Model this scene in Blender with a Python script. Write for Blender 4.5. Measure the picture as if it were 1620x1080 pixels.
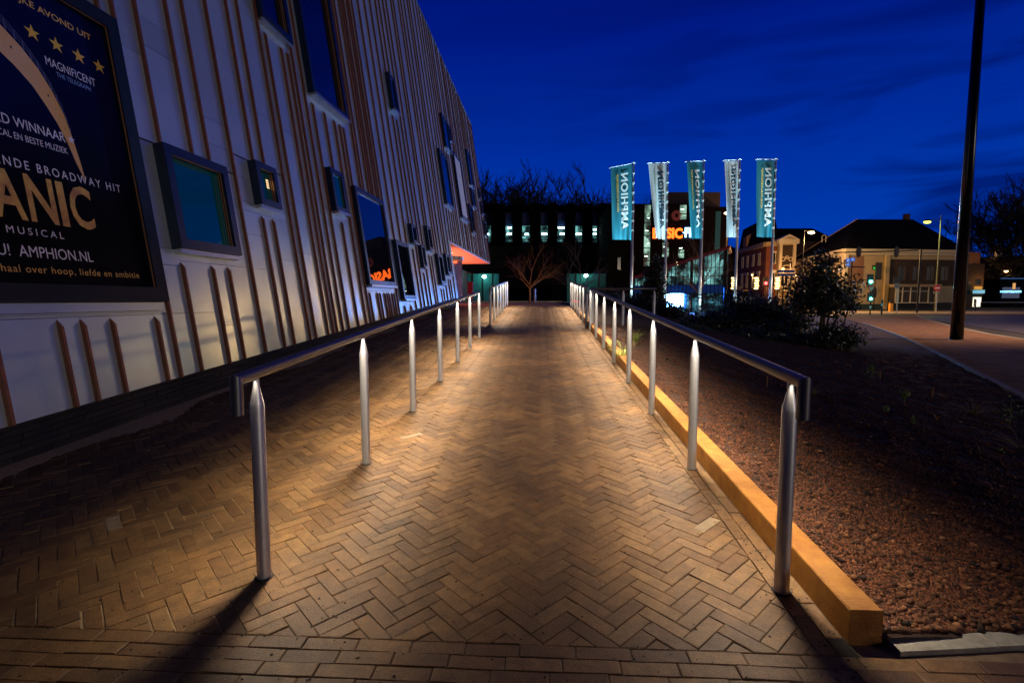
import bpy, math, random
import numpy as np
from mathutils import Vector, Matrix
random.seed(11); rng = np.random.default_rng(11)
for o in list(bpy.data.objects): bpy.data.objects.remove(o)
sc = bpy.context.scene; col = sc.collection

# ------------------------------------------------------------------ camera, world, exposure
F, YH = 810.0, 474.0                       # focal length in pixels of a 1620 px wide picture, horizon row
TH = math.atan((540-YH)/F); YAW = math.radians(3.085)
cam_d = bpy.data.cameras.new('camera'); cam = bpy.data.objects.new('camera', cam_d); col.objects.link(cam)
cam_d.sensor_width = 36; cam_d.lens = 18.0; cam_d.clip_start = .05; cam_d.clip_end = 900
cam.rotation_euler = (math.pi/2-TH, 0, YAW); cam.location = (0, 0, 0)
sc.camera = cam
sc.view_settings.view_transform = 'Standard'; sc.view_settings.look = 'None'
sc.view_settings.gamma = 1; sc.view_settings.exposure = 0; sc.view_settings.use_curve_mapping = False
try:
    sc.cycles.use_denoising = True; sc.cycles.denoiser = 'OPENIMAGEDENOISE'
    sc.cycles.sample_clamp_indirect = 4; sc.cycles.max_bounces = 6; sc.cycles.use_light_tree = True
    sc.cycles.caustics_reflective = False; sc.cycles.caustics_refractive = False
except Exception: pass

W = bpy.data.worlds.new('World'); sc.world = W; W.use_nodes = True
nt = W.node_tree; nt.nodes.clear(); N = nt.nodes.new; Lk = nt.links.new
out = N('ShaderNodeOutputWorld'); bg = N('ShaderNodeBackground'); Lk(bg.outputs[0], out.inputs[0])
tc = N('ShaderNodeTexCoord'); sx = N('ShaderNodeSeparateXYZ'); Lk(tc.outputs['Generated'], sx.inputs[0])
ramp = N('ShaderNodeValToRGB'); Lk(sx.outputs['Z'], ramp.inputs[0])
cr = ramp.color_ramp; cr.elements[0].position = 0; cr.elements[0].color = (0.0002, .050, .42, 1)
for p, c in ((.12, (.0, .040, .385, 1)), (.27, (.0, .0245, .320, 1)), (.43, (.0, .0100, .222, 1)), (.56, (.0, .0042, .140, 1))):
    e = cr.elements.new(p); e.color = c
cr.elements[-1].position = .85; cr.elements[-1].color = (.0, .002, .055, 1)
mp = N('ShaderNodeMapping'); mp.inputs['Scale'].default_value = (1.5, 1.5, 9.5); mp.inputs['Rotation'].default_value = (.03, -.10, .3)
Lk(tc.outputs['Generated'], mp.inputs[0])
nz = N('ShaderNodeTexNoise'); nz.inputs['Scale'].default_value = 1.9; nz.inputs['Detail'].default_value = 5; nz.inputs['Roughness'].default_value = .5
nz.inputs['Distortion'].default_value = .5
Lk(mp.outputs[0], nz.inputs['Vector'])
cr2 = N('ShaderNodeValToRGB'); Lk(nz.outputs['Fac'], cr2.inputs[0])
cr2.color_ramp.elements[0].position = .44; cr2.color_ramp.elements[0].color = (1, 1, 1, 1)
cr2.color_ramp.elements[1].position = .60; cr2.color_ramp.elements[1].color = (.20, .22, .36, 1)
# clouds lie low in the sky and to the right (east)
m1 = N('ShaderNodeMapRange'); m1.inputs['From Min'].default_value = .62; m1.inputs['From Max'].default_value = .02
m1.inputs['To Min'].default_value = .30; m1.inputs['To Max'].default_value = 1
Lk(sx.outputs['Z'], m1.inputs['Value'])
m2 = N('ShaderNodeMapRange'); m2.inputs['From Min'].default_value = .0; m2.inputs['From Max'].default_value = .6
m2.inputs['To Min'].default_value = .25; m2.inputs['To Max'].default_value = 1.0
Lk(sx.outputs['X'], m2.inputs['Value'])
mm = N('ShaderNodeMath'); mm.operation = 'MULTIPLY'; Lk(m1.outputs[0], mm.inputs[0]); Lk(m2.outputs[0], mm.inputs[1])
mul = N('ShaderNodeMixRGB'); mul.blend_type = 'MULTIPLY'; Lk(mm.outputs[0], mul.inputs[0])
Lk(ramp.outputs[0], mul.inputs[1]); Lk(cr2.outputs[0], mul.inputs[2])
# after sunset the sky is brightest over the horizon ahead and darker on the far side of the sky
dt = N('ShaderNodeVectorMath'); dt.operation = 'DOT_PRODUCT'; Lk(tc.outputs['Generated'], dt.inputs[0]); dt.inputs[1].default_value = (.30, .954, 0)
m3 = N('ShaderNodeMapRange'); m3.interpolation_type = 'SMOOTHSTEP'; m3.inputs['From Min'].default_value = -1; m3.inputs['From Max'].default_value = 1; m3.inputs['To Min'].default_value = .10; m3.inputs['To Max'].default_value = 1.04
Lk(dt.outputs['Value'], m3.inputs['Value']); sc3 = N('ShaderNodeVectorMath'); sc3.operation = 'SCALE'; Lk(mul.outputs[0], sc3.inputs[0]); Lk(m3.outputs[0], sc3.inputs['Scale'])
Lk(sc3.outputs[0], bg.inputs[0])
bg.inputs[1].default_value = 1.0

# the town's low warm glow from behind the camera stands in the place of the sun (night): one dim lamp
sun_d = bpy.data.lights.new('town_glow', 'SUN'); sun_d.energy = .33; sun_d.color = (1, .86, .74); sun_d.angle = math.radians(14)
sun = bpy.data.objects.new('town_glow', sun_d); col.objects.link(sun)
sun.rotation_euler = Vector((-.80, .58, -.13)).to_track_quat('-Z', 'Y').to_euler()

# ------------------------------------------------------------------ geometry helpers
SL = .0573                                 # slope of the ramp
def rz(y): return -1.45 + SL*max(1.9, min(y, 20.95))      # level in front, ramp, level plateau
GZ = -1.34                                 # street level
def ray(u, v):
    x, y, z = u-810.0, F, -(v-540.0)
    c, s = math.cos(TH), math.sin(TH); y, z = y*c+z*s, -y*s+z*c
    c, s = math.cos(YAW), math.sin(YAW)
    return Vector((x*c-y*s, x*s+y*c, z)), y
def at(u, v, d):                           # world point on the sight line of a pixel, d metres ahead of the camera
    r, f = ray(u, v); return r*(d/f)
def ground(u, d, z=GZ):
    p = at(u, YH, d); return Vector((p.x, p.y, z))
def onplane(u, v, z=GZ):
    r, f = ray(u, v); return r*(z/r.z)

def mesh(name, V, Fc, m, parent=None, smooth=False, mats=None, mi=None):
    me = bpy.data.meshes.new(name); me.from_pydata([tuple(v) for v in V], [], Fc); me.update()
    o = bpy.data.objects.new(name, me); col.objects.link(o)
    if mats:
        for k in mats: me.materials.append(k)
        if mi: me.polygons.foreach_set('material_index', mi)
    elif m: me.materials.append(m)
    if smooth: me.polygons.foreach_set('use_smooth', [True]*len(me.polygons))
    if parent: o.parent = parent
    return o
def link(name, me, parent, loc=(0,0,0), rot=None):
    o = bpy.data.objects.new(name, me); col.objects.link(o); o.location = loc
    if rot: o.rotation_euler = rot
    if parent: o.parent = parent
    return o
def tag(o, label=None, cat=None, group=None, kind=None):
    if label: o['label'] = label
    if cat: o['category'] = cat
    if group: o['group'] = group
    if kind: o['kind'] = kind
    return o
def thing(name, label, cat, group=None, loc=(0,0,0), rz_=0, kind=None):
    o = bpy.data.objects.new(name, None); col.objects.link(o); o.location = loc; o.rotation_euler = (0,0,rz_)
    o.empty_display_size = .1
    return tag(o, label, cat, group, kind)
def copy_tree(o, parent=None):
    c = o.copy(); col.objects.link(c); c.parent = parent
    for ch in o.children: copy_tree(ch, c)
    return c

class MB:                                  # collects shapes into ONE mesh
    def __init__(s): s.V = []; s.F = []
    def add(s, V, Fc):
        n = len(s.V); s.V += [Vector(v) for v in V]; s.F += [tuple(i+n for i in f) for f in Fc]; return s
    def hexa(s, b, t):                     # two quads (bottom, top), counter-clockwise from above
        return s.add(list(b)+list(t), [(3,2,1,0),(4,5,6,7),(0,1,5,4),(1,2,6,5),(2,3,7,6),(3,0,4,7)])
    def box(s, x0, x1, y0, y1, z0, z1):
        return s.hexa([(x0,y0,z0),(x1,y0,z0),(x1,y1,z0),(x0,y1,z0)], [(x0,y0,z1),(x1,y0,z1),(x1,y1,z1),(x0,y1,z1)])
    def tube(s, pts, rad, n=8, cap=True, flat=1.0):
        pts = [Vector(p) for p in pts]
        if not hasattr(rad, '__len__'): rad = [rad]*len(pts)
        base = len(s.V); up = None
        for i, p in enumerate(pts):
            d = (pts[min(i+1, len(pts)-1)]-pts[max(i-1, 0)]).normalized()
            if up is None: up = Vector((0,0,1)) if abs(d.z) < .9 else Vector((0,1,0))
            a = d.cross(up).normalized(); b = a.cross(d).normalized(); up = b
            for k in range(n):
                t = 2*math.pi*(k+.5)/n
                s.V.append(p + a*math.cos(t)*rad[i] + b*math.sin(t)*rad[i]*flat)
        for i in range(len(pts)-1):
            for k in range(n):
                k2 = (k+1) % n
                s.F.append((base+i*n+k, base+i*n+k2, base+(i+1)*n+k2, base+(i+1)*n+k))
        if cap:
            s.F.append(tuple(base+k for k in range(n))[::-1]); s.F.append(tuple(base+(len(pts)-1)*n+k for k in range(n)))
        return s
    def ball(s, c, r, n=8, m=5, sc=(1,1,1)):
        c = Vector(c); base = len(s.V)
        for j in range(m+1):
            ph = math.pi*j/m
            for k in range(n):
                t = 2*math.pi*k/n
                s.V.append(c+Vector((r*math.sin(ph)*math.cos(t)*sc[0], r*math.sin(ph)*math.sin(t)*sc[1], -r*math.cos(ph)*sc[2])))
        for j in range(m):
            for k in range(n):
                k2 = (k+1) % n; s.F.append((base+j*n+k, base+j*n+k2, base+(j+1)*n+k2, base+(j+1)*n+k))
        return s
    def build(s, name, m, parent=None, smooth=False): return mesh(name, s.V, s.F, m, parent, smooth)

def smooth_by_angle(o, deg=40):
    me = o.data
    me.polygons.foreach_set('use_smooth', [True]*len(me.polygons))
    try:
        me.update(); import bmesh
        b = bmesh.new(); b.from_mesh(me)
        for e in b.edges:
            if len(e.link_faces) == 2 and e.calc_face_angle(0) > math.radians(deg): e.smooth = False
        b.to_mesh(me); b.free()
    except Exception: pass
    return o

# ------------------------------------------------------------------ materials
def mat(name, base=(.5,.5,.5), rough=.6, metal=0., emit=None, es=1., bump=0., bscale=60., var=0., vscale=3., spec=None, attr=False, col2=None, tint=0., ior=None, coords='Object', det=6):
    m = bpy.data.materials.new(name); m.use_nodes = True; t = m.node_tree; b = t.nodes['Principled BSDF']
    b.inputs['Base Color'].default_value = (*base, 1); b.inputs['Roughness'].default_value = rough; b.inputs['Metallic'].default_value = metal
    if spec is not None: b.inputs['Specular IOR Level'].default_value = spec
    if ior: b.inputs['IOR'].default_value = ior
    if emit: b.inputs['Emission Color'].default_value = (*emit, 1); b.inputs['Emission Strength'].default_value = es
    src = None
    if var or bump or col2:
        tcx = t.nodes.new('ShaderNodeTexCoord')
    if var or col2:
        n1 = t.nodes.new('ShaderNodeTexNoise'); n1.inputs['Scale'].default_value = vscale; n1.inputs['Detail'].default_value = det
        n1.inputs['Roughness'].default_value = .65
        t.links.new(tcx.outputs[coords], n1.inputs['Vector'])
        r1 = t.nodes.new('ShaderNodeValToRGB'); t.links.new(n1.outputs['Fac'], r1.inputs[0])
        c2 = col2 or tuple(c*(1-var) for c in base); c1 = base if col2 else tuple(c*(1+var) for c in base)
        r1.color_ramp.elements[0].position = .34; r1.color_ramp.elements[0].color = (*c2, 1)
        r1.color_ramp.elements[1].position = .66; r1.color_ramp.elements[1].color = (*c1, 1)
        src = r1.outputs[0]
    if attr:                               # each piece's own shade, stored per face
        a = t.nodes.new('ShaderNodeAttribute'); a.attribute_name = 'shade'
        mr = t.nodes.new('ShaderNodeMapRange'); mr.inputs['To Min'].default_value = 1-tint; mr.inputs['To Max'].default_value = 1+tint
        t.links.new(a.outputs['Fac'], mr.inputs['Value'])
        mx = t.nodes.new('ShaderNodeVectorMath'); mx.operation = 'SCALE'
        if src: t.links.new(src, mx.inputs[0])
        else: mx.inputs[0].default_value = base
        t.links.new(mr.outputs[0], mx.inputs['Scale']); src = mx.outputs[0]
    if src: t.links.new(src, b.inputs['Base Color'])
    if bump:
        n2 = t.nodes.new('ShaderNodeTexNoise'); n2.inputs['Scale'].default_value = bscale; n2.inputs['Detail'].default_value = 5
        t.links.new(tcx.outputs[coords], n2.inputs['Vector'])
        bp = t.nodes.new('ShaderNodeBump'); bp.inputs['Strength'].default_value = bump; bp.inputs['Distance'].default_value = .01
        t.links.new(n2.outputs['Fac'], bp.inputs['Height']); t.links.new(bp.outputs[0], b.inputs['Normal'])
    return m
def emis(name, c, s):
    return mat(name, base=(0,0,0), rough=1, emit=c, es=s, spec=0)

M = {}
# paving brick: brown clinker, each piece with its own shade, dusty grain
def brick_mat():
    m = bpy.data.materials.new('paving_brick'); m.use_nodes = True; t = m.node_tree; b = t.nodes['Principled BSDF']
    nn = t.nodes.new; ln = t.links.new
    g = nn('ShaderNodeNewGeometry')
    a = nn('ShaderNodeAttribute'); a.attribute_name = 'shade'
    r = nn('ShaderNodeValToRGB'); ln(a.outputs['Fac'], r.inputs[0])
    e = r.color_ramp.elements
    e[0].position = 0; e[0].color = (.108, .050, .013, 1); e[1].position = 1; e[1].color = (.27, .185, .105, 1)
    for p, c in ((.3, (.150, .072, .020, 1)), (.6, (.188, .095, .028, 1)), (.85, (.200, .108, .038, 1)), (.93, (.240, .142, .058, 1))):
        x = e.new(p); x.color = c
    n1 = nn('ShaderNodeTexNoise'); n1.inputs['Scale'].default_value = 130; n1.inputs['Detail'].default_value = 4; ln(g.outputs['Position'], n1.inputs['Vector'])
    n2 = nn('ShaderNodeTexNoise'); n2.inputs['Scale'].default_value = 1.7; n2.inputs['Detail'].default_value = 6; ln(g.outputs['Position'], n2.inputs['Vector'])
    n3 = nn('ShaderNodeTexNoise'); n3.inputs['Scale'].default_value = 17; n3.inputs['Detail'].default_value = 4; ln(g.outputs['Position'], n3.inputs['Vector'])
    def rng_(src, a0, a1, lo=.3, hi=.7):
        q = nn('ShaderNodeMapRange'); q.inputs['From Min'].default_value = lo; q.inputs['From Max'].default_value = hi
        q.inputs['To Min'].default_value = a0; q.inputs['To Max'].default_value = a1; ln(src, q.inputs['Value']); return q.outputs[0]
    def mulf(x, y):
        q = nn('ShaderNodeMath'); q.operation = 'MULTIPLY'; ln(x, q.inputs[0]); ln(y, q.inputs[1]); return q.outputs[0]
    k = mulf(mulf(rng_(n1.outputs['Fac'], .72, 1.28), rng_(n2.outputs['Fac'], .55, 1.3)), rng_(n3.outputs['Fac'], .68, 1.18))
    s = nn('ShaderNodeVectorMath'); s.operation = 'SCALE'; ln(r.outputs[0], s.inputs[0]); ln(k, s.inputs['Scale']); ln(s.outputs[0], b.inputs['Base Color'])
    # pale sand grains lying on the bricks
    v = nn('ShaderNodeTexNoise'); v.inputs['Scale'].default_value = 420; v.inputs['Detail'].default_value = 1; ln(g.outputs['Position'], v.inputs['Vector'])
    th = rng_(v.outputs['Fac'], 0, 1, .70, .76)
    mx = nn('ShaderNodeMixRGB'); ln(th, mx.inputs[0]); ln(s.outputs[0], mx.inputs[1]); mx.inputs[2].default_value = (.55, .42, .26, 1)
    ln(mx.outputs[0], b.inputs['Base Color'])
    b.inputs['Roughness'].default_value = .58; b.inputs['Specular IOR Level'].default_value = .45
    bp = nn('ShaderNodeBump'); bp.inputs['Strength'].default_value = .55; bp.inputs['Distance'].default_value = .004
    ad = nn('ShaderNodeMath'); ad.operation = 'ADD'; ln(n1.outputs['Fac'], ad.inputs[0]); ln(n3.outputs['Fac'], ad.inputs[1])
    ln(ad.outputs[0], bp.inputs['Height']); ln(bp.outputs[0], b.inputs['Normal'])
    return m
M['brick'] = brick_mat()
def joint_mat():                           # joints: dark soil in the middle, pale blown sand towards the theatre
    m = bpy.data.materials.new('joint_sand'); m.use_nodes = True; t = m.node_tree; b = t.nodes['Principled BSDF']
    nn = t.nodes.new; ln = t.links.new
    g = nn('ShaderNodeNewGeometry'); s = nn('ShaderNodeSeparateXYZ'); ln(g.outputs['Position'], s.inputs[0])
    n = nn('ShaderNodeTexNoise'); n.inputs['Scale'].default_value = 3.2; n.inputs['Detail'].default_value = 5; ln(g.outputs['Position'], n.inputs['Vector'])
    a = nn('ShaderNodeMath'); a.operation = 'MULTIPLY_ADD'; ln(n.outputs['Fac'], a.inputs[0]); a.inputs[1].default_value = -2.6; ln(s.outputs['X'], a.inputs[2])
    q = nn('ShaderNodeMapRange'); q.inputs['From Min'].default_value = -2.1; q.inputs['From Max'].default_value = -3.0; ln(a.outputs[0], q.inputs['Value'])
    mx = nn('ShaderNodeMixRGB'); ln(q.outputs[0], mx.inputs[0]); mx.inputs[1].default_value = (.022, .014, .008, 1); mx.inputs[2].default_value = (.52, .38, .20, 1)
    n2 = nn('ShaderNodeTexNoise'); n2.inputs['Scale'].default_value = 180; ln(g.outputs['Position'], n2.inputs['Vector'])
    m3 = nn('ShaderNodeMixRGB'); m3.blend_type = 'MULTIPLY'; m3.inputs[0].default_value = .7; ln(mx.outputs[0], m3.inputs[1]); ln(n2.outputs['Fac'], m3.inputs[2])
    ln(m3.outputs[0], b.inputs['Base Color']); b.inputs['Roughness'].default_value = .95
    bp = nn('ShaderNodeBump'); bp.inputs['Strength'].default_value = .8; bp.inputs['Distance'].default_value = .006; ln(n2.outputs['Fac'], bp.inputs['Height']); ln(bp.outputs[0], b.inputs['Normal'])
    return m
M['joint'] = joint_mat()
M['paving_far'] = mat('far_paving', (.20,.125,.07), .7, bump=.5, bscale=40, var=.3, vscale=8)
M['sidewalk'] = mat('sidewalk_clinker', (.25,.135,.07), .9, spec=.1, var=.35, vscale=2.2, bump=.5, bscale=30)
M['concrete'] = mat('kerb_concrete', (.34,.31,.25), .9, spec=.1, var=.25, vscale=14, bump=.4, bscale=90)
M['sand'] = mat('loose_sand', (.40,.27,.14), .95, var=.35, vscale=60, bump=.8, bscale=160)
M['asphalt'] = mat('asphalt', (.055,.05,.046), .55, var=.3, vscale=1.5, bump=.4, bscale=80)
M['soil'] = mat('bed_soil', (.040,.017,.007), .95, var=.5, vscale=50, bump=1., bscale=120)
M['steel'] = mat('brushed_steel', (.20,.19,.185), .42, .85, bump=.05, bscale=220, var=.05, vscale=40)
M['post_steel'] = mat('post_steel', (.68,.67,.66), .42, .75, bump=.08, bscale=260, var=.05, vscale=30)
M['led'] = emis('led_strip_light', (1, .90, .78), 22)
M['channel'] = mat('channel_metal', (.10,.095,.09), .5)
def corten():
    m = mat('corten_steel', (.46,.205,.026), .62, .1, bump=.35, bscale=120, vscale=9, col2=(.27,.092,.010), det=8)
    return m
M['corten'] = corten()
M['panel'] = mat('cladding_panel', (.53,.62,.61), .29, .50, var=.06, vscale=1.3, bump=.035, bscale=2.2, attr=True, tint=.10)
M['rib'] = mat('copper_rib', (.23,.080,.040), .5, .25, var=.15, vscale=4)
M['rib_dark'] = mat('dark_gap', (.012,.010,.010), .8)
M['plinth'] = mat('plinth_brick', (.020,.017,.015), .85, attr=True, tint=.4, bump=.5, bscale=60)
M['frame'] = mat('window_frame', (.006,.016,.050), .35, .1)
M['sill'] = mat('aluminium_sill', (.50,.53,.58), .28, .75)
M['glass'] = mat('window_glass', (.004,.008,.014), .0, .0, ior=2.1, spec=.8)
M['room'] = mat('room_curtain', (.01,.08,.10), .6, emit=(.0,.05,.06), es=.35)
M['posterframe'] = mat('poster_frame', (.003,.007,.018), .6, .0, spec=.3)
M['copperlip'] = mat('copper_lip', (.60,.30,.14), .4, .5)

# ------------------------------------------------------------------ ground, ramp and plateau
def sheet(name, pts, m, kind='structure', parent=None):
    o = mesh(name, pts, [tuple(range(len(pts)))], m, parent)
    if kind: o['kind'] = kind
    return o
sheet('ground', [(-300,-60,GZ-.05),(400,-60,GZ-.05),(400,500,GZ-.05),(-300,500,GZ-.05)], mat('dark_earth', (.02,.016,.012), .95, var=.4, vscale=.6))

XL, XR, V0, V1 = -3.96, 1.065, 1.90, 22.0
pav = thing('pavement', 'brown brick pavement laid in herringbone up the ramp', None, kind='structure')
# joint bed under the bricks
jb = MB()
ys = [-.5, 1.9, 20.95, 48]
jb.add([(XL-.4,-.5,rz(0)-.007),(1.22,-.5,rz(0)-.007),(1.22,1.9,rz(1.9)-.007),(XL-.4,1.9,rz(1.9)-.007),
        (1.22,20.95,rz(20.95)-.007),(XL-.4,20.95,rz(20.95)-.007)], [(0,1,2,3),(3,2,4,5)])
jb = MB(); xs = [(XL-.4, -.0052), (-2.0, -.0052), (-1.1, -.0065), (1.22, -.0065)]
for (xa, ha), (xb, hb) in zip(xs, xs[1:]):
    for ya, yb in ((-.5, 1.9), (1.9, 20.95), (20.95, 22.0)): jb.add([(xa,ya,rz(ya)+ha),(xb,ya,rz(ya)+hb),(xb,yb,rz(yb)+hb),(xa,yb,rz(yb)+ha)], [(0,1,2,3)])
o = jb.build('joint_bed', M['joint'], pav); o['kind'] = 'stuff'
SLA = math.atan(SL)
def on_slope(x, y, h=0): return Vector((x, y, rz(y)+h))
def clip(poly, x0, x1, y0, y1):
    def cut(P, f):
        R = []
        for i in range(len(P)):
            a, b = P[i], P[(i+1) % len(P)]; fa, fb = f(a), f(b)
            if fa >= 0: R.append(a)
            if fa*fb < 0:
                t = fa/(fa-fb); R.append((a[0]+(b[0]-a[0])*t, a[1]+(b[1]-a[1])*t))
        return R
    for f in (lambda p: p[0]-x0, lambda p: x1-p[0], lambda p: p[1]-y0, lambda p: y1-p[1]):
        poly = cut(poly, f)
        if len(poly) < 3: return []
    return poly
def area(P): return .5*abs(sum(P[i][0]*P[(i+1)%len(P)][1]-P[(i+1)%len(P)][0]*P[i][1] for i in range(len(P))))
BL, BW, J = .2115, .0705, .0016
polys = []
c45 = math.cos(math.pi/4)
def rot45(x, y): return (c45*(x-y)+.02, c45*(x+y)+.013)
for row in range(-120, 420):
    # staircase row: horizontals at (k+2n*m, k)
    for mth in range(-90, 60):
        k = row; x0 = k+6*mth; y0 = k
        for kind in (0, 1):
            if kind == 0: r = (x0, y0, x0+3, y0+1)
            else: r = (x0+3, y0-2, x0+4, y0+1)
            cx, cy = rot45((r[0]+r[2])/2*BW, (r[1]+r[3])/2*BW)
            if not (XL-.15 < cx < XR+.15 and V0-.15 < cy < V1+.1): continue
            J = .0016+(.0026 if cx < -1.35 else 0)*random.random()
            a, b_, c_, d_ = r[0]*BW+J, r[1]*BW+J, r[2]*BW-J, r[3]*BW-J
            P = [rot45(a, b_), rot45(c_, b_), rot45(c_, d_), rot45(a, d_)]
            Q = clip(P, XL, XR, V0, V1)
            if len(Q) >= 3 and area(Q) > 4e-4:
                whole = len(Q) == 4 and abs(area(Q)-area(P)) < 1e-7
                polys.append((Q, whole, kind, (cx, cy)))
J = .0016
# two stretcher courses beside the right handrail, rows across the foot of the ramp
for ci, (xa, xb) in enumerate(((1.068,1.137),(1.140,1.2085))):
    y = 1.9 + ci*.1
    while y < V1:
        e = y+.2115; Q = [(xa+J,y+J),(xb-J,y+J),(xb-J,e-J),(xa+J,e-J)]
        polys.append((Q, False, 2, ((xa+xb)/2, y+.1))); y = e
for ri in range(8):
    yb = 1.897-ri*.0712; x = -4.3 + (ri*.37) % .21
    while x < 2.9:
        e = x+.2115
        Q = [(x+J, yb-.0705+J),(e-J, yb-.0705+J),(e-J, yb-J),(x+J, yb-J)]
        polys.append((Q, False, 3, (x+.1, yb-.035))); x = e
def brick_shade():
    r = random.random()
    return random.uniform(0, .74) if r < .985 else (random.uniform(.78, .90) if r < .9985 else 1.0)
def prism(P, zf, h, ch=.004):
    """polygon -> prism with a chamfered top; zf(x, y) gives the height"""
    n = len(P); cx = sum(p[0] for p in P)/n; cy = sum(p[1] for p in P)/n
    def inset(p):
        dx, dy = cx-p[0], cy-p[1]; L = math.hypot(dx, dy); k = min(.4, ch/L) if L else 0; return (p[0]+dx*k*1.3, p[1]+dy*k*1.3)
    I = [inset(p) for p in P]
    V = [(p[0], p[1], zf(*p)-.05) for p in P]+[(p[0], p[1], zf(*p)+h-ch*.55) for p in P]+[(p[0], p[1], zf(*p)+h) for p in I]
    Fc = [(i, (i+1)%n, n+(i+1)%n, n+i) for i in range(n)]+[(n+i, n+(i+1)%n, 2*n+(i+1)%n, 2*n+i) for i in range(n)]+[tuple(range(2*n, 3*n))]
    return V, Fc
def setshade(me, val):
    a = me.attributes.new('shade', 'FLOAT', 'FACE'); a.data.foreach_set('value', val)
def vis(c):
    p = Vector((c[0], c[1], rz(c[1]))); cy_ = p.y*math.cos(YAW)-p.x*math.sin(YAW); cx_ = p.x*math.cos(YAW)+p.y*math.sin(YAW)
    if cy_ < .3: return 9e9
    u = 810+F*cx_/cy_; v = YH-F*p.z/cy_*1.0
    if u < -30 or u > 1650 or v > 1130: return 9e9
    return cy_
order = sorted(range(len(polys)), key=lambda i: vis(polys[i][3]))
single = set(order[:296])
# shared meshes for whole herringbone bricks (12 shades), laid on the slope
proto = []
for i in range(12):
    s = BL/2-J; w = BW/2-J
    V, Fc = prism([(-s,-w),(s,-w),(s,w),(-s,w)], lambda x, y: 0, 0)
    me = bpy.data.meshes.new('brick'); me.from_pydata(V, [], Fc); me.materials.append(M['brick']); setshade(me, [brick_shade()]*len(Fc)); proto.append(me)
SV, SF, SS = [], [], []
for i, (Q, whole, kind, c) in enumerate(polys):
    dz = max(-.0016, random.gauss(0, .0013)); tx, ty = random.gauss(0, .011), random.gauss(0, .011)
    if i in single and whole:
        o = bpy.data.objects.new('brick', random.choice(proto)); col.objects.link(o); o.parent = pav
        ang = math.pi/4 + (math.pi/2 if kind == 1 else 0)
        ux = Vector((math.cos(ang), math.sin(ang), 0)); nrm = Vector((tx, -SL+ty, 1)).normalized()
        ux = (ux-nrm*ux.dot(nrm)).normalized(); uy = nrm.cross(ux)
        mtx = Matrix((ux, uy, nrm)).transposed().to_4x4(); mtx.translation = on_slope(*c, dz); o.matrix_basis = mtx
        continue
    zf = (lambda x, y, c=c, tx=tx, ty=ty: rz(c[1])+(SL if c[1] > 1.9 else 0)*(y-c[1]) - tx*(x-c[0]) - ty*(y-c[1]))
    V, Fc = prism(Q, zf, dz)
    s = brick_shade()
    if i in single:
        o = mesh('brick', V, Fc, M['brick'], pav); setshade(o.data, [s]*len(Fc))
    else:
        n = len(SV); SV += V; SF += [tuple(k+n for k in f) for f in Fc]; SS += [s]*len(Fc)
o = mesh('paving_bricks', SV, SF, M['brick'], pav); setshade(o.data, SS); o['kind'] = 'stuff'
# plateau at the head of the ramp, its bright kerb, and the strip of blown sand along the theatre
o = sheet('plateau', [(-9,22.0,rz(30)-.004),(1.36,22.0,rz(30)-.004),(1.36,47,rz(30)-.004),(-22,47,rz(30)-.004)], M['paving_far'])
tag(mesh('embankment', [(-22,47,rz(30)-.02),(3,47,rz(30)-.02),(8,56,GZ),(-30,56,GZ)], [(0,1,2,3)], mat('bank_soil', (.02,.017,.01), .95)), kind='structure')
kb = MB()
for i in range(18): kb.box(-16+i*1.0+.006, -15+i*1.0-.006, 46.6, 46.8, rz(30)-.02, rz(30)+.14)
tag(kb.build('kerb', M['concrete']), kind='structure')
sv, sf = [], []
n = 120
for i in range(n+1):
    y = .3+i*(20.0/n); xb = -4.02+.02*(y-3.4)*.6
    wv = .16+.11*math.sin(y*1.7)+.08*math.sin(y*4.1+1)+random.uniform(-.02,.02)
    sv += [(xb, y, rz(y)+.016), (xb+.45*wv+.1, y, rz(y)+.009), (xb+.12+wv, y, rz(y)-.004)]
    if i: b0 = (i-1)*3; sf += [(b0,b0+1,b0+4,b0+3),(b0+1,b0+2,b0+5,b0+4)]
o = mesh('sand_drift', sv, sf, M['sand'], None, True); tag(o, 'strip of blown sand along the foot of the theatre wall', 'sand', kind='stuff')
# crumbs, seeds and grit on the bricks
gv, gf = [], []
def crumb(x, y, z, s, V, Fc):
    n = len(V); a = random.uniform(0, 6.3); e = random.uniform(.5, 1)
    for k in range(4):
        V.append((x+math.cos(a+k*math.pi/2)*s*(e if k % 2 else 1), y+math.sin(a+k*math.pi/2)*s*(e if k % 2 else 1), z))
    V.append((x, y, z+s*.7)); V.append((x, y, z-s*.3))
    for k in range(4): Fc += [(n+k, n+(k+1)%4, n+4), (n+(k+1)%4, n+k, n+5)]
for i in range(620):
    y = 1.55+6*random.random()**2; x = random.uniform(-2.3, 1.2); crumb(x, y, rz(y)+.002, random.uniform(.0025, .0078), gv, gf)
for i in range(160):
    y = random.uniform(1.6, 3.2); x = 1.12+random.gauss(0, .05); crumb(x, y, rz(y)+.002, random.uniform(.003, .0065), gv, gf)
tag(mesh('bark_crumbs', gv, gf, mat('dark_crumb', (.02,.012,.008), .9)), 'dark bark crumbs scattered over the brick ramp', 'crumbs', kind='stuff')

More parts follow.
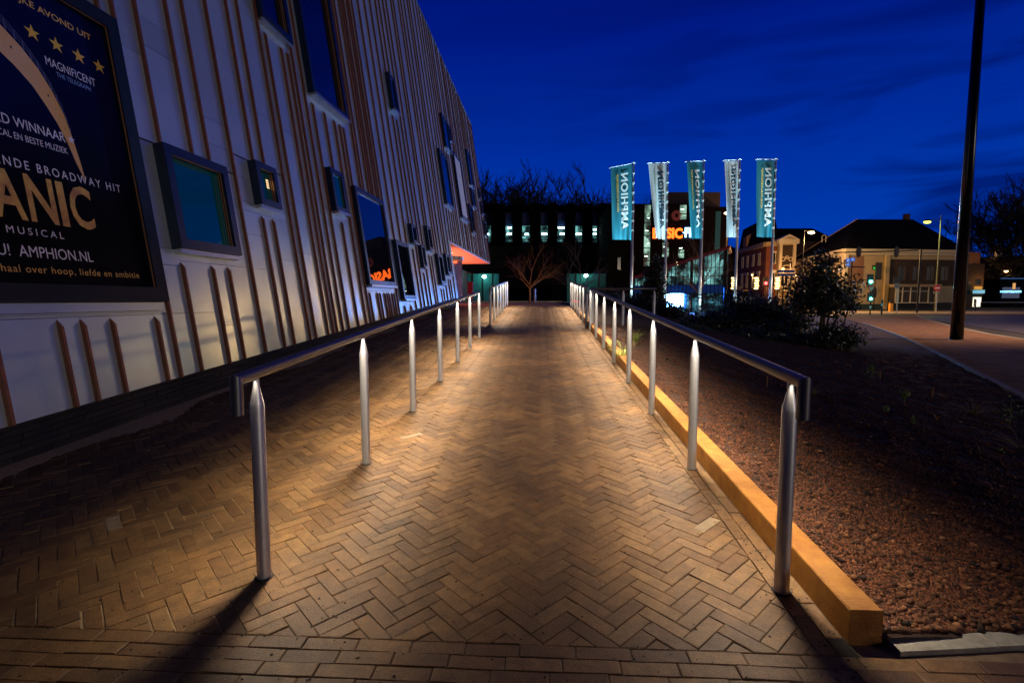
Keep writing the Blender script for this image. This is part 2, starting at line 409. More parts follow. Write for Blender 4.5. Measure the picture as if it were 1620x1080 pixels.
# ------------------------------------------------------------------ corten edging, kerb, planting bed
ct = thing('corten_edging', 'rusty corten steel edging strip along the right side of the ramp', 'edging')
def cx_(y): return 1.2135+.0016*(y-1.97)
seg = [1.972, 4.45, 6.95, 9.45, 11.95, 14.45, 16.95, 19.45]
for i in range(len(seg)-1):
    y0, y1 = seg[i]+.003, seg[i+1]-.003
    b = MB(); x0, x1 = cx_(y0), cx_(y1); w = .128
    ch = .006
    def prof(y, x): z = -1.45+SL*y; return [(x, y, z-.1), (x+w, y, z-.1), (x+w, y, z+.127), (x+w-ch, y, z+.133), (x+ch, y, z+.133), (x, y, z+.127)]
    A, B = prof(y0, x0), prof(y1, x1)
    b.add(A+B, [(0,1,2,3,4,5)[::1], (11,10,9,8,7,6)]+[(k, k+6, (k+1)%6+6, (k+1)%6) for k in range(6)])
    b.build('edging_length', M['corten'], ct)
# grey concrete kerb stones at the near edge of the bed
kc = thing('kerb_row', 'grey concrete kerb stones along the near edge of the planting bed', 'kerb')
for i in range(6):
    x0 = 1.372+i*.402; b = MB(); yk = 1.915+(x0-1.37)*.13
    b.hexa([(x0,yk,GZ-.1),(x0+.398,yk+.05,GZ-.1),(x0+.398,yk+.135,GZ-.1),(x0,yk+.085,GZ-.1)], [(x0,yk,GZ+.012),(x0+.398,yk+.05,GZ+.012),(x0+.398,yk+.135,GZ+.012),(x0,yk+.085,GZ+.012)])
    b.build('kerb_stone', M['concrete'], kc)
# bed surface: meets the edging on the left, falls to street level on the right
ED = [(4.6,3.9),(6.77,7.45),(9.54,12.43),(13.12,19.14),(17.24,27.51),(21.06,36.32),(25,45)]   # right edge of the bed
def edge_x(y):
    if y <= ED[0][1]: return max(1.9, ED[0][0]-(ED[0][1]-y)*.55) if y > 1.9 else ED[0][0]
    for a, b in zip(ED, ED[1:]):
        if a[1] <= y <= b[1]: t = (y-a[1])/(b[1]-a[1]); return a[0]+(b[0]-a[0])*t
    return ED[-1][0]
def edge_x(y):
    E0 = [(2.7,.6)]+ED
    for a, b in zip(E0, E0[1:]):
        if a[1] <= y <= b[1]: t = (y-a[1])/(b[1]-a[1]); return a[0]+(b[0]-a[0])*t
    return ED[-1][0] if y > 10 else 2.7
def bed_z(x, y):
    xl, xr = 1.34, edge_x(y); t = max(0, min(1, (x-xl)/min(9., xr-xl))); t = t*t*(3-2*t)
    zl = -1.45+SL*max(1.97, min(y, 21))+.085+(.0 if y > 3.2 else -.05*(3.2-y)/1.2); zr = GZ+.0
    return zl*(1-t)+zr*t + .022*math.sin(x*3.1+y*1.3)*math.sin(y*2.3) + .014*math.sin(x*9+1)*math.sin(y*7.7) + .006*math.sin(x*21+y*9)*math.sin(y*17+x*3)
bv, bf = [], []
ny, nx = 130, 40
for j in range(ny+1):
    y = 1.965+(j/ny)**1.7*43
    for i in range(nx+1):
        x = 1.335+(edge_x(y)-1.335)*(i/nx)**1.4; bv.append((x, y+max(0,(x-1.335))*.13*max(0, 1-(y-1.99)), bed_z(x, y)))
for j in range(ny):
    for i in range(nx): a = j*(nx+1)+i; bf.append((a, a+1, a+nx+2, a+nx+1))
o = mesh('planting_bed', bv, bf, M['soil'], None, True); o['kind'] = 'structure'
# gravel and bark grains
def grains(n, area_fn, smin, smax, name, m, label):
    P = area_fn(n); n = len(P)
    octv = np.array([(1,0,0),(0,1,0),(-1,0,0),(0,-1,0),(0,0,.75),(0,0,-.5)], float)
    octf = np.array([(0,1,4),(1,2,4),(2,3,4),(3,0,4),(1,0,5),(2,1,5),(3,2,5),(0,3,5)])
    s = rng.uniform(smin, smax, (n,1,1)); an = rng.uniform(0, 6.28, n); c, si = np.cos(an), np.sin(an)
    V = octv[None]*s*rng.uniform(.6,1.25,(n,1,3)); X = V[:,:,0]*c[:,None]-V[:,:,1]*si[:,None]; Y = V[:,:,0]*si[:,None]+V[:,:,1]*c[:,None]
    V = np.stack([X, Y, V[:,:,2]], -1) + rng.normal(0, .0006, (n,6,3)); V += P[:,None,:]
    Fi = (octf[None]+(np.arange(n)*6)[:,None,None]).reshape(-1)
    me = bpy.data.meshes.new(name); me.vertices.add(n*6); me.vertices.foreach_set('co', V.reshape(-1))
    me.loops.add(len(Fi)); me.loops.foreach_set('vertex_index', Fi)
    nf = n*8; me.polygons.add(nf); me.polygons.foreach_set('loop_start', np.arange(nf)*3)
    me.update(calc_edges=True); me.materials.append(m)
    setshade(me, np.repeat(rng.random(n), 8))
    o = bpy.data.objects.new(name, me); col.objects.link(o); return tag(o, label, 'gravel', kind='stuff')
def bed_pts(n):
    y = 2.0+rng.random(n)**2.1*11; x = 1.35+rng.random(n)**1.25*(np.minimum(np.array([edge_x(v) for v in y]), 1.6+1.2*y)-1.35)
    y2 = y+np.maximum(0, x-1.335)*.13*np.maximum(0, 1-(y-1.99))
    return np.array([(a, c, bed_z(a, b)+.002) for a, b, c in zip(x, y, y2)])
M['grain'] = mat('gravel_grain', (.115,.036,.010), .8, attr=True, tint=.95)
grains(185000, bed_pts, .004, .0115, 'gravel', M['grain'], 'brown lava gravel covering the planting bed')

def bark_pts(n):
    P = bed_pts(n); P[:,2] += .006; return P
M['bark_chip'] = mat('bark_chip', (.13,.052,.018), .85, attr=True, tint=.95)
o = grains(2600, bark_pts, .010, .024, 'bark_chips', M['bark_chip'], 'larger bark chips and stones lying on the gravel bed')
# ------------------------------------------------------------------ sidewalk and road on the right
sw = [(2.0,-3,GZ+.002),(4.6,3.9,GZ+.002)]
E2 = [(4.6,3.9),(6.77,7.45),(9.54,12.43),(13.12,19.14),(17.24,27.51),(21.06,36.32),(26,47)]
O2 = [(11.5,3.9),(12.9,7.6),(14.7,14.2),(17.5,21.0),(21.6,28.5),(27.5,38.5),(33,47)]
V = []; Fc = []
for (a, b), (c, d) in zip([(2.72,.6)]+E2, [(10.8,.6)]+O2): V += [(a, b, GZ), (c, d, GZ)]
for i in range(len(V)//2-1): Fc.append((2*i, 2*i+1, 2*i+3, 2*i+2))
tag(mesh('sidewalk', V, Fc, M['sidewalk']), kind='structure')
fl = MB(); fl.add([(1.2,-.5,GZ-.010),(11,-.5,GZ-.008),(11,.6,GZ-.008),(2.72,.6,GZ-.008),(2.9,1.9,GZ-.008),(1.2,2.02,GZ-.010)], [(0,1,2,3,4,5)])
tag(fl.build('forecourt', M['paving_far']), kind='structure')
# edging of the bed: kerb blocks laid end to end
ke = thing('bed_kerb', 'narrow pale kerb curving between the planting bed and the sidewalk', 'kerb')
pts = []
for (a, b), (c, d) in zip([(2.72,.6)]+E2, E2):
    L = math.hypot(c-a, d-b); k = max(1, int(L/.5))
    pts += [(a+(c-a)*t/k, b+(d-b)*t/k) for t in range(k)]
for (a, b), (c, d) in zip(pts, pts[1:]):
    L = math.hypot(c-a, d-b); ux, uy = (c-a)/L, (d-b)/L; nx_, ny_ = -uy, ux; g = .004
    q = [(a+ux*g, b+uy*g), (c-ux*g, d-uy*g), (c-ux*g+nx_*.09, d-uy*g+ny_*.09), (a+ux*g+nx_*.09, b+uy*g+ny_*.09)]
    if d < 30: MB().hexa([(*p, GZ-.1) for p in q], [(*p, GZ+.035) for p in q]).build('kerb_stone', M['concrete'], ke)
# kerb line of the street side, then asphalt, island and far verge
V = []; Fc = []
for a, b in [(10.8,.6)]+O2: V += [(a, b, GZ+.006), (a+.18, b-.05, GZ+.006), (a+.18, b-.05, GZ-.12+.06)]
for i in range(len(V)//3-1): Fc += [(3*i,3*i+1,3*i+4,3*i+3),(3*i+1,3*i+2,3*i+5,3*i+4)]
tag(mesh('kerb', V, Fc, M['concrete']), kind='structure')
r0 = onplane(1620, 500); 
tag(mesh('road', [(10.9,-20,GZ-.03),(120,-20,GZ-.03),(120,60,GZ-.03),(60,76,GZ-.03),(20,60,GZ-.03),(18,46,GZ-.03),(27.5,38.4,GZ-.03),(12.8,7.4,GZ-.03)], [tuple(range(8))], M['asphalt']), kind='structure')
def strip(name, u0, u1, v0, v1, m, z=GZ, kind='structure', h=0.0):
    P = [onplane(u0, v1), onplane(u1, v1), onplane(u1, v0), onplane(u0, v0)]
    o = mesh(name, [(p.x, p.y, z+h) for p in P], [(0,1,2,3)], m); return tag(o, kind=kind)
M['verge'] = mat('grass_verge', (.07,.08,.02), .95, var=.6, vscale=4, bump=1., bscale=18)
strip('traffic_island', 1200, 1900, 492.5, 497, mat('island_paving', (.42,.33,.22), .7, var=.3, vscale=1.2), GZ+.02)
strip('road_far_lane', 1150, 1900, 489.8, 492.5, M['asphalt'], GZ-.01)
strip('verge', 1150, 1720, 486.6, 489.8, M['verge'], GZ+.03)
def gline(u0, v0, u1, v1, w, name='road_marking'):
    a, b = onplane(u0, v0), onplane(u1, v1); d = (b-a).normalized(); nrm = Vector((-d.y, d.x, 0))*w/2
    return tag(mesh(name, [(p.x, p.y, GZ-.024) for p in (a-nrm, b-nrm, b+nrm, a+nrm)], [(0,1,2,3)], mat('road_paint', (.6,.56,.48), .7, var=.2)), kind='structure')
gline(1190, 503, 1900, 499.5, .16)

# ------------------------------------------------------------------ the theatre
X0, A_, K_ = -4.19, .035, .14
nF = Vector((1, -A_, K_)).normalized(); upF = Vector((-K_, 0, 1)).normalized(); alF = Vector((A_, 1, 0)).normalized()
def FP(y, z, off=0.): return Vector((X0+A_*y-K_*z, y, z))+nF*off
thr = thing('theatre_building', 'theatre leaning outwards with pale cladding panels, copper ribs and scattered windows', 'building')
def fbox(b, y0, y1, z0, z1, o0, o1, z0b=None, z1b=None):
    z0b = z0 if z0b is None else z0b; z1b = z1 if z1b is None else z1b
    b.add([FP(y0,z0,o0),FP(y1,z0b,o0),FP(y1,z1b,o0),FP(y0,z1,o0),FP(y0,z0,o1),FP(y1,z0b,o1),FP(y1,z1b,o1),FP(y0,z1,o1)],
          [(0,1,2,3)[::-1],(4,5,6,7),(0,1,5,4),(1,2,6,5),(2,3,7,6),(3,0,4,7)]); return b
YE, YS = 34.6, 21.6                       # end of the block, start of the open corner over the entrance
def zbot(y): return (rz(y)+.31) if y < YS else 2.47
def ztop(y): return 13.4-.058*y
wins = [(2.15,5.20,-.03,2.80),(5.53,6.62,.56,1.70),(7.33,7.88,1.37,1.99),(9.98,10.57,1.73,2.56),(11.15,13.02,.32,2.46),(13.55,14.72,0.0,1.58),
        (15.35,15.86,1.70,2.26),(16.15,16.6,1.02,1.72),(17.3,17.85,1.68,2.48),(18.35,19.1,.56,1.64),(19.75,20.4,.97,1.76),
        (8.3,9.25,4.48,7.2),(9.8,11.45,3.90,7.6),(15.4,15.95,5.62,6.65),(23.4,24.65,6.85,8.3),(24.85,25.35,7.55,8.25),(21.6,23.1,4.0,6.25),(25.1,27.0,4.0,7.1),
        (29.9,31.0,6.6,8.6),(29.6,30.7,5.33,6.35),(27.9,28.95,3.65,5.15),(33.05,33.6,6.45,7.05),(33.3,33.95,5.5,6.25),(33.5,34.4,4.2,5.1)]
ribs = [1.35,1.9,2.3,2.62,2.95,3.21,3.54,4.06,4.27,4.57,5.10,5.29,5.62,6.13,6.44,6.94,7.45,7.74,8.27,8.47,8.95,9.16,9.33,9.60,9.88,10.38,10.84,11.10,11.30,11.80,11.98,12.30,12.47,12.62,12.86,13.02,13.25]
y = 13.25; pat = [.62,.55,.52,.56,.44,.46,.48,.61,.40,.66,.35,.52,.58,.42]
k = 0
while y < YE-.4: y += pat[k % len(pat)]*random.uniform(.85,1.15); ribs.append(y); k += 1
ribs.append(YE-.03)
def cuts(y, lo, hi, pad=.03):
    S = [(lo, hi)]
    for (a, b, c, d) in wins:
        if a-.02 < y < b+.02:
            T = []
            for (s, e) in S:
                if d+pad <= s or c-pad >= e: T.append((s, e)); continue
                if c-.14 > s: T.append((s, c-.14))
                if d+pad < e: T.append((d+pad, e))
            S = T
    return S
nrib = 0
ribstuff = MB()
for y in ribs:
    for (s, e) in cuts(y, zbot(y)+.0, ztop(y)):
        if e-s < .05: continue
        b = MB(); w = .010; D_ = .034; top_cut = e < ztop(y)-.01
        e2 = e-.045 if top_cut else e
        # T-shaped folded seam: two flanks and a slightly wider cap, top end cut to a point
        b.add([FP(y-w,s,.0),FP(y+w,s,.0),FP(y+w,s,D_),FP(y-w,s,D_),FP(y-w,e2,.0),FP(y+w,e2,.0),FP(y+w,e2,D_),FP(y-w,e2,D_),FP(y-w*.5,e,.0),FP(y+w*.5,e,.0)],
              [(0,1,2,3),(0,4,5,1)[::-1],(1,5,6,2),(2,6,7,3),(3,7,4,0),(4,7,8),(5,9,6),(7,6,9,8),(4,8,9,5)])
        fbox(b, y-w*1.3, y+w*1.3, s+.002, e2-.01, D_+.0005, D_+.009)
        b.build('rib', M['rib'], thr); nrib += 1
# panels between ribs, with butt joints at uneven heights; back wall behind the joints
npan = 0; pst_V, pst_F, pst_S = [], [], []
def rects_minus(y0, y1, s, e):            # split a panel round the windows
    R = [(y0, y1, s, e)]
    for (a, b, c, d) in wins:
        T = []
        for (p, q, r, t) in R:
            if b <= p or a >= q or d <= r or c-.0 >= t: T.append((p, q, r, t)); continue
            if c > r: T.append((p, q, r, c))
            if d < t: T.append((p, q, d, t))
            if a > p+.01: T.append((p, a, max(r, c), min(t, d)))
            if b < q-.01: T.append((b, q, max(r, c), min(t, d)))
        R = T
    return R
def pz(y, zz, s0, slope): return zz
for y0, y1 in zip(ribs, ribs[1:]):
    zb = zbot((y0+y1)/2); zt = ztop(y1)
    js = [zb]; z = zb+random.uniform(.25, 2.6)
    while z < zt-.6: js.append(z); z += random.uniform(1.5, 3.2)
    js.append(zt)
    # joints meet the window heads and sills as in the picture
    for (a, b, c, d) in wins:
        if a < y1+.05 and b > y0-.05 and (y0+y1)/2 < 13.5 or (a-.5 < y1 and b+.5 > y0 and c < 3 and y0 < 9):
            for q in (c-.12, d+.015): js.append(q)
    js = sorted(js); jj = [js[0]]
    for q in js[1:]:
        if q-jj[-1] > .16: jj.append(q)
    jj[-1] = zt
    for s, e in zip(jj, jj[1:]):
        for (p, q, r, t) in rects_minus(y0, y1, s, e):
            if q-p < .02 or t-r < .02: continue
            b = MB(); g = .0025
            lo0 = lo1 = r
            if abs(r-zb) < 1e-6 and y1 < YS: lo0, lo1 = zbot(p), zbot(q)
            of = random.uniform(0, .0015)
            fbox(b, p+.001, q-.001, lo0+g, t-g, -.02, of, lo1+g, t-g)
            sh = random.random()
            if npan < 292 and y0 < 17:
                o = b.build('cladding_panel', M['panel'], thr); setshade(o.data, [sh]*6); npan += 1
            else:
                n = len(pst_V); pst_V += b.V; pst_F += [tuple(k+n for k in f) for f in b.F]; pst_S += [sh]*6
o = mesh('cladding_panels', pst_V, pst_F, M['panel'], thr); setshade(o.data, pst_S); o['kind'] = 'stuff'
b = MB()
def Lw(y, z, off): return FP(y, z, off)
b.hexa([Lw(.9,-1.0,-6),Lw(.9,-1.0,-.022),Lw(YS,-.3,-.022),Lw(YS,-.3,-6)], [Lw(.9,ztop(.9),-6),Lw(.9,ztop(.9),-.022),Lw(YS,ztop(YS),-.022),Lw(YS,ztop(YS),-6)])
b.hexa([Lw(YS,3.76,-9),Lw(YS,2.47,-.022),Lw(YE,2.47,-.022),Lw(YE,3.76,-9)], [Lw(YS,ztop(YS),-9),Lw(YS,ztop(YS),-.022),Lw(YE,ztop(YE),-.022),Lw(YE,ztop(YE),-9)])
b.build('wall', M['rib_dark'], thr)
b = MB(); fbox(b, .9, YE+.03, ztop(.9)+.0, ztop(.9)+.07, -.4, .06, ztop(YE), ztop(YE)+.07); b.build('parapet_cap', M['sill'], thr)
# plinth of dark bricks
pb = MB(); 
Vp, Fp, Sp = [], [], []
for rowi in range(7):
    y = .9-(rowi % 2)*.16
    while y < YS-.2:
        L = random.choice((.30,.30,.22)); ye = min(y+L, YS)
        def z_(yy, r=rowi): return rz(yy)-.04+r*.052
        x0a = X0+A_*y-K_*(-1)-.035+.02; 
        def PX(yy, zz): return Vector((X0+A_*yy-K_*(zbot(yy))-.035-random.uniform(0,.0), yy, zz))
        bb = MB(); off = random.uniform(0, .006)
        a0, a1 = PX(y+.003, z_(y)), PX(ye-.003, z_(ye)); d = Vector((off, 0, 0)); h = Vector((0, 0, .047)); bk = Vector((-.1, 0, 0))
        bb.hexa([a0+bk, a0+d, a1+d, a1+bk], [a0+bk+h, a0+d+h, a1+d+h, a1+bk+h])
        n = len(Vp); Vp += bb.V; Fp += [tuple(k+n for k in f) for f in bb.F]; Sp += [random.random()]*6
        y = ye
o = mesh('plinth_bricks', Vp, Fp, M['plinth'], thr); setshade(o.data, Sp); o['kind'] = 'stuff'
# windows
def window(a, b_, c, d, kind, out_=.125):
    PG = .035 if a < 9.9 else .085
    if kind == 'poster': return
    fw = min(.105, (b_-a)*.16)
    f = MB()
    fbox(f, a, a+fw, c, d, -.02, out_); fbox(f, b_-fw, b_, c, d, -.02, out_)
    fbox(f, a+fw, b_-fw, d-fw, d, -.02, out_); fbox(f, a+fw, b_-fw, c, c+fw, -.02, out_)
    fr = f.build('window', M['frame'], thr)
    g = MB(); fbox(g, a+fw, b_-fw, c+fw, d-fw, .02, PG); g.build('pane', kind, fr)
    l = MB(); t = .008
    t = .004
    fbox(l, a+fw, b_-fw, d-fw-t, d-fw-.0005, out_-.03, out_-.018)
    for q_ in (.045, .075): fbox(l, b_-fw-t*1.5, b_-fw-.0005, c+fw, d-fw-t-.001, q_, q_+.012)
    l.build('lip', M['copperlip'] if a < 12 else M['sill'], fr)
    s = MB(); fbox(s, a+.02, b_-.02, c-.05, c-.003, -.02, out_*.75 if a < 9 else out_+.035); s.build('sill', M['sill'], fr)
    return fr
def glassy(name, c, e, es): return mat(name, c, .03, 0., ior=2.0, spec=.8, emit=e, es=es)
g_teal = mat('teal_room_glass', (.001,.012,.018), .05, ior=1.8, spec=.7, emit=(.0,.30,.34), es=.035, vscale=.6, var=.4)
g_dark = M['glass']; g_blue = glassy('blue_glass', (.004,.008,.02), (0,.05,.25), .04)
kinds = ['poster', g_teal, g_teal, g_teal, g_dark, g_dark, g_dark, g_dark, g_dark, g_dark, g_dark, g_dark, g_dark, g_blue, g_blue, g_dark, g_blue, 'sign', g_blue, g_blue, g_dark, g_blue, g_blue, g_dark]
for i, (w_, kd) in enumerate(zip(wins, kinds)):
    if kd == 'sign':
        fr = window(*w_, mat('cream_sign_panel', (.62,.56,.50), .6)); continue
    fr = window(*w_, kd)
    if i in (2, 3):                        # a lamp burning in the room behind the small panes
        a, b_, c, d = w_
        q = MB()
        for r in range(4):
            for s in range(2): fbox(q, a+.36+s*.035, a+.385+s*.035, d-.21-r*.035, d-.185-r*.035, .0355, .037)
        q.build('room_lamp', emis('room_lamp_glow', (1,.62,.30), 1.6), fr)
# soffit, glass drum and downlights of the entrance
b = MB(); zz = 2.455
Ps = [FP(YS+.05, zz), FP(YE-.02, zz), FP(YE-.02, zz)+Vector((-7,0,0)), FP(YS+.05, zz)+Vector((-7,0,0))]
b.hexa([p+Vector((-.03,0,-.06)) for p in Ps][::1], [p+Vector((-.03,0,0)) for p in Ps]); b.build('soffit', mat('soffit_render', (.72,.50,.42), .55), thr)
ent_l = MB()
M['downlight'] = emis('downlight', (1,.50,.32), 9)
M['redglow'] = emis('red_ceiling_light', (1,.06,.02), 5)
for (yy, off) in ((23.6,-1.0),(26.3,-1.0),(25.5,-3.2),(29.0,-1.6)):
    p = FP(yy, zz)+Vector((off, 0, -.066)); q = MB().tube([p, p+Vector((0,0,-.012))], .14, 14)
    q.build('downlight', M['downlight'], thr)
dl = bpy.data.lights.new('soffit_fill_light', 'AREA'); dl.energy = 520; dl.color = (1,.20,.085); dl.shape = 'RECTANGLE'; dl.size = 2.2; dl.size_y = 12  # added lamp near the floor, shining up to brighten the soffit
do = bpy.data.objects.new('soffit_fill_light', dl); col.objects.link(do); do.location = FP(28.6, .2)+Vector((-2.2,0,.0)); do.rotation_euler = (math.pi, 0, 0); do.parent = thr
# curved glass drum with steel ring, posts and handle
dc = FP(23.0, 1.0)+Vector((-.55, .3, 0)); dz0 = rz(22)+.0
ring = MB().tube([(dc.x,dc.y,1.78),(dc.x,dc.y,1.93)], .62, 28); ring.build('door_ring', M['steel'], thr)
gl = bpy.data.materials.new('drum_glass'); gl.use_nodes = True; bb_ = gl.node_tree.nodes['Principled BSDF']
bb_.inputs['Base Color'].default_value = (.5,.5,.62,1); bb_.inputs['Roughness'].default_value = .04; bb_.inputs['Transmission Weight'].default_value = .75; bb_.inputs['IOR'].default_value = 1.25
dr = MB(); n = 24; 
for k in range(n):
    t0, t1 = 2*math.pi*k/n, 2*math.pi*(k+1)/n; r = .55
    dr.add([(dc.x+r*math.cos(t0),dc.y+r*math.sin(t0),dz0+.08),(dc.x+r*math.cos(t1),dc.y+r*math.sin(t1),dz0+.08),(dc.x+r*math.cos(t1),dc.y+r*math.sin(t1),1.78),(dc.x+r*math.cos(t0),dc.y+r*math.sin(t0),1.78)], [(0,1,2,3)])
dr.build('door_drum', gl, thr, True)
for k in range(4):
    t = .5+k*math.pi/2; p = (dc.x+.55*math.cos(t), dc.y+.55*math.sin(t))
    MB().tube([(*p, dz0), (*p, 1.78)], .022, 8).build('door_post', M['steel'], thr)
MB().tube([(dc.x-.4,dc.y-.56,1.66),(dc.x+.4,dc.y-.56,1.66)], .05, 10).build('door_lamp', M['redglow'], thr)
for z in (.35, .75, 1.15): MB().tube([(dc.x+.5,dc.y-.5,dz0+z),(dc.x+.15,dc.y-.35,dz0+z)], .012, 6).build('door_handle', M['steel'], thr)
# inner entrance wall
b = MB(); b.box(-9, -8.8, 20, 80, -.5, 3.4); b.build('inner_wall', mat('inner_wall', (.10,.05,.04), .6), thr)

# ------------------------------------------------------------------ text helper
def text_mesh(body, size, bold=0.0, extrude=0.0, align='LEFT', shear=0, space=1.0, mirror=False):
    c = bpy.data.curves.new('txt', 'FONT'); c.body = body; c.size = size; c.offset = bold; c.extrude = extrude; c.align_x = align; c.shear = shear; c.space_character = space
    c.resolution_u = 3
    o = bpy.data.objects.new('txt', c); col.objects.link(o)
    dg = bpy.context.evaluated_depsgraph_get(); me = bpy.data.meshes.new_from_object(o.evaluated_get(dg))
    bpy.data.objects.remove(o); bpy.data.curves.remove(c)
    return me
def place_text(name, body, w, h, org, ux, uy, m, parent, bold=.0, off=.0, mirror=False, space=1.0, extrude=0.0, deform=None):
    """fit a line of text into a w x h field whose lower left corner is org; ux, uy are unit vectors"""
    me = text_mesh(body, 1.0, bold, extrude, space=space); n = len(me.vertices)
    co = np.empty(n*3); me.vertices.foreach_get('co', co); co = co.reshape(-1, 3)
    mn, mx = co.min(0), co.max(0); s = (mx-mn); s[s == 0] = 1
    un = ux.cross(uy).normalized()
    q = (co-mn)/s
    X = (1-q[:,0]) if mirror else q[:,0]
    zc = (co[:,2]-mn[2])
    P = np.array(org)[None]+X[:,None]*w*np.array(ux)[None]+q[:,1][:,None]*h*np.array(uy)[None]+(zc+off)[:,None]*np.array(un)[None]
    if deform is not None: P = np.array([deform(p) for p in P])
    me.vertices.foreach_set('co', P.reshape(-1)); me.update(); me.name = name
    me.materials.clear(); me.materials.append(m)
    o = bpy.data.objects.new(name, me); col.objects.link(o)
    if parent: o.parent = parent
    return o

# ------------------------------------------------------------------ the poster box
po = thing('poster', 'large dark framed theatre poster with gold letters and stars on the leaning wall', 'poster')
a, b_, c, d = wins[0]; OUT = .125
f = MB(); fw = .14
fbox(f, b_-fw, b_, c, d, -.02, OUT); fbox(f, a, b_-fw, d-fw, d, -.02, OUT); fbox(f, a, b_-fw, c, c+fw, -.02, OUT); fbox(f, a, a+.1, c+fw, d-fw, -.02, OUT)
f.build('frame', M['posterframe'], po)
l = MB(); fbox(l, a+.1, b_-fw, d-fw-.005, d-fw-.0005, OUT-.028, OUT-.016); fbox(l, b_-fw-.006, b_-fw-.0005, c+fw, d-fw-.006, OUT-.028, OUT-.016); l.build('lip', M['copperlip'], po)
l = MB(); fbox(l, a, b_-.01, c-.085, c-.004, -.02, .06); fbox(l, a, b_+.04, c-.10, c-.088, -.02, .03); l.build('sill', M['panel'], po)
def poster_mat():                          # printed night sky: black below, deep blue above
    m = bpy.data.materials.new('poster_print'); m.use_nodes = True; t = m.node_tree; b = t.nodes['Principled BSDF']; nn = t.nodes.new; ln = t.links.new
    g = nn('ShaderNodeNewGeometry'); s = nn('ShaderNodeSeparateXYZ'); ln(g.outputs['Position'], s.inputs[0])
    r = nn('ShaderNodeMapRange'); r.inputs['From Min'].default_value = .9; r.inputs['From Max'].default_value = 1.7; ln(s.outputs['Z'], r.inputs['Value'])
    n = nn('ShaderNodeTexNoise'); n.inputs['Scale'].default_value = 1.4; ln(g.outputs['Position'], n.inputs['Vector'])
    k = nn('ShaderNodeMath'); k.operation = 'MULTIPLY'; ln(r.outputs[0], k.inputs[0]); ln(n.outputs['Fac'], k.inputs[1])
    mx = nn('ShaderNodeMixRGB'); ln(k.outputs[0], mx.inputs[0]); mx.inputs[1].default_value = (.004,.004,.006,1); mx.inputs[2].default_value = (.003,.008,.10,1)
    ln(mx.outputs[0], b.inputs['Base Color']); b.inputs['Roughness'].default_value = .6; b.inputs['Specular IOR Level'].default_value = .03
    return m
f = MB(); PO = .055; fbox(f, a+.1, b_-fw, c+fw, d-fw, .01, PO); f.build('print_sheet', poster_mat(), po)
k_ = .99
def PT(y, z, off=PO+.002): return FP(y*1.0123, z*1.0123, off)
tw = mat('print_white', (.85,.80,.86), .6); tgold = mat('print_gold', (.85,.50,.12), .6); tstar = mat('print_star', (.88,.54,.06), .6); tblue = mat('print_blue', (.25,.40,.75), .6)
gold2 = mat('print_worn_gold', (.90,.56,.10), .6, vscale=7, col2=(.50,.22,.06)); 
def ptxt(body, y0, y1, z0, z1, m, bold=0.0, space=1.0, name='printed_line'):
    L = (y1-y0)*1.0123; return place_text(name, body, L, (z1-z0)/upF.z*.995, PT(y0, z0), alF, upF, m, po, bold=bold, space=space)
ptxt('TELIJKE AVOND UIT', 4.02, 4.85, 2.415, 2.49, tgold, .012)
for yc in (4.253, 4.462, 4.672, 4.882):
    V = [];
    for k in range(10):
        r = .068 if k % 2 == 0 else .027; t = math.pi/2+k*math.pi/5
        V.append(PT(yc+r*math.cos(t)-.0, 2.215+r*math.sin(t)))
    V.append(PT(yc, 2.215)); mesh('printed_star', V, [(k, (k+1)%10, 10) for k in range(10)], tstar, po)
ptxt('MAGNIFICENT', 4.325, 4.80, 1.99, 2.065, tw, .001)
ptxt('THE TELEGRAPH', 4.405, 4.735, 1.925, 1.965, tblue, .0)
ptxt('RD WINNAAR', 3.80, 4.365, 1.352, 1.432, tw, .003)
V = []
for k in range(10):
    r = .036 if k % 2 == 0 else .015; t = math.pi/2+k*math.pi/5; V.append(PT(4.422+r*math.cos(t), 1.392+r*math.sin(t)))
V.append(PT(4.422, 1.392)); mesh('printed_star', V, [(k, (k+1)%10, 10) for k in range(10)], tw, po)
ptxt('CAL EN BESTE MUZIEK', 3.80, 4.365, 1.252, 1.305, tw, .0)
ptxt('ENDE BROADWAY HIT', 3.74, 4.855, 1.022, 1.095, tw, .004, 1.35)
for ch_, ya, yb in (('A',3.66,3.90),('N',3.925,4.155),('I',4.185,4.25),('C',4.285,4.50)): ptxt(ch_, ya, yb, .613, .995, gold2, .02, name='printed_letter')
ptxt('MUSICAL', 3.715, 4.17, .50, .557, tw, .0, 1.5)
ptxt('U!  AMPHION.NL', 3.62, 4.405, .325, .415, tw, .0)
ptxt('haal over hoop, liefde en ambitie', 3.62, 4.88, .185, .262, tgold, .0, 1.12)
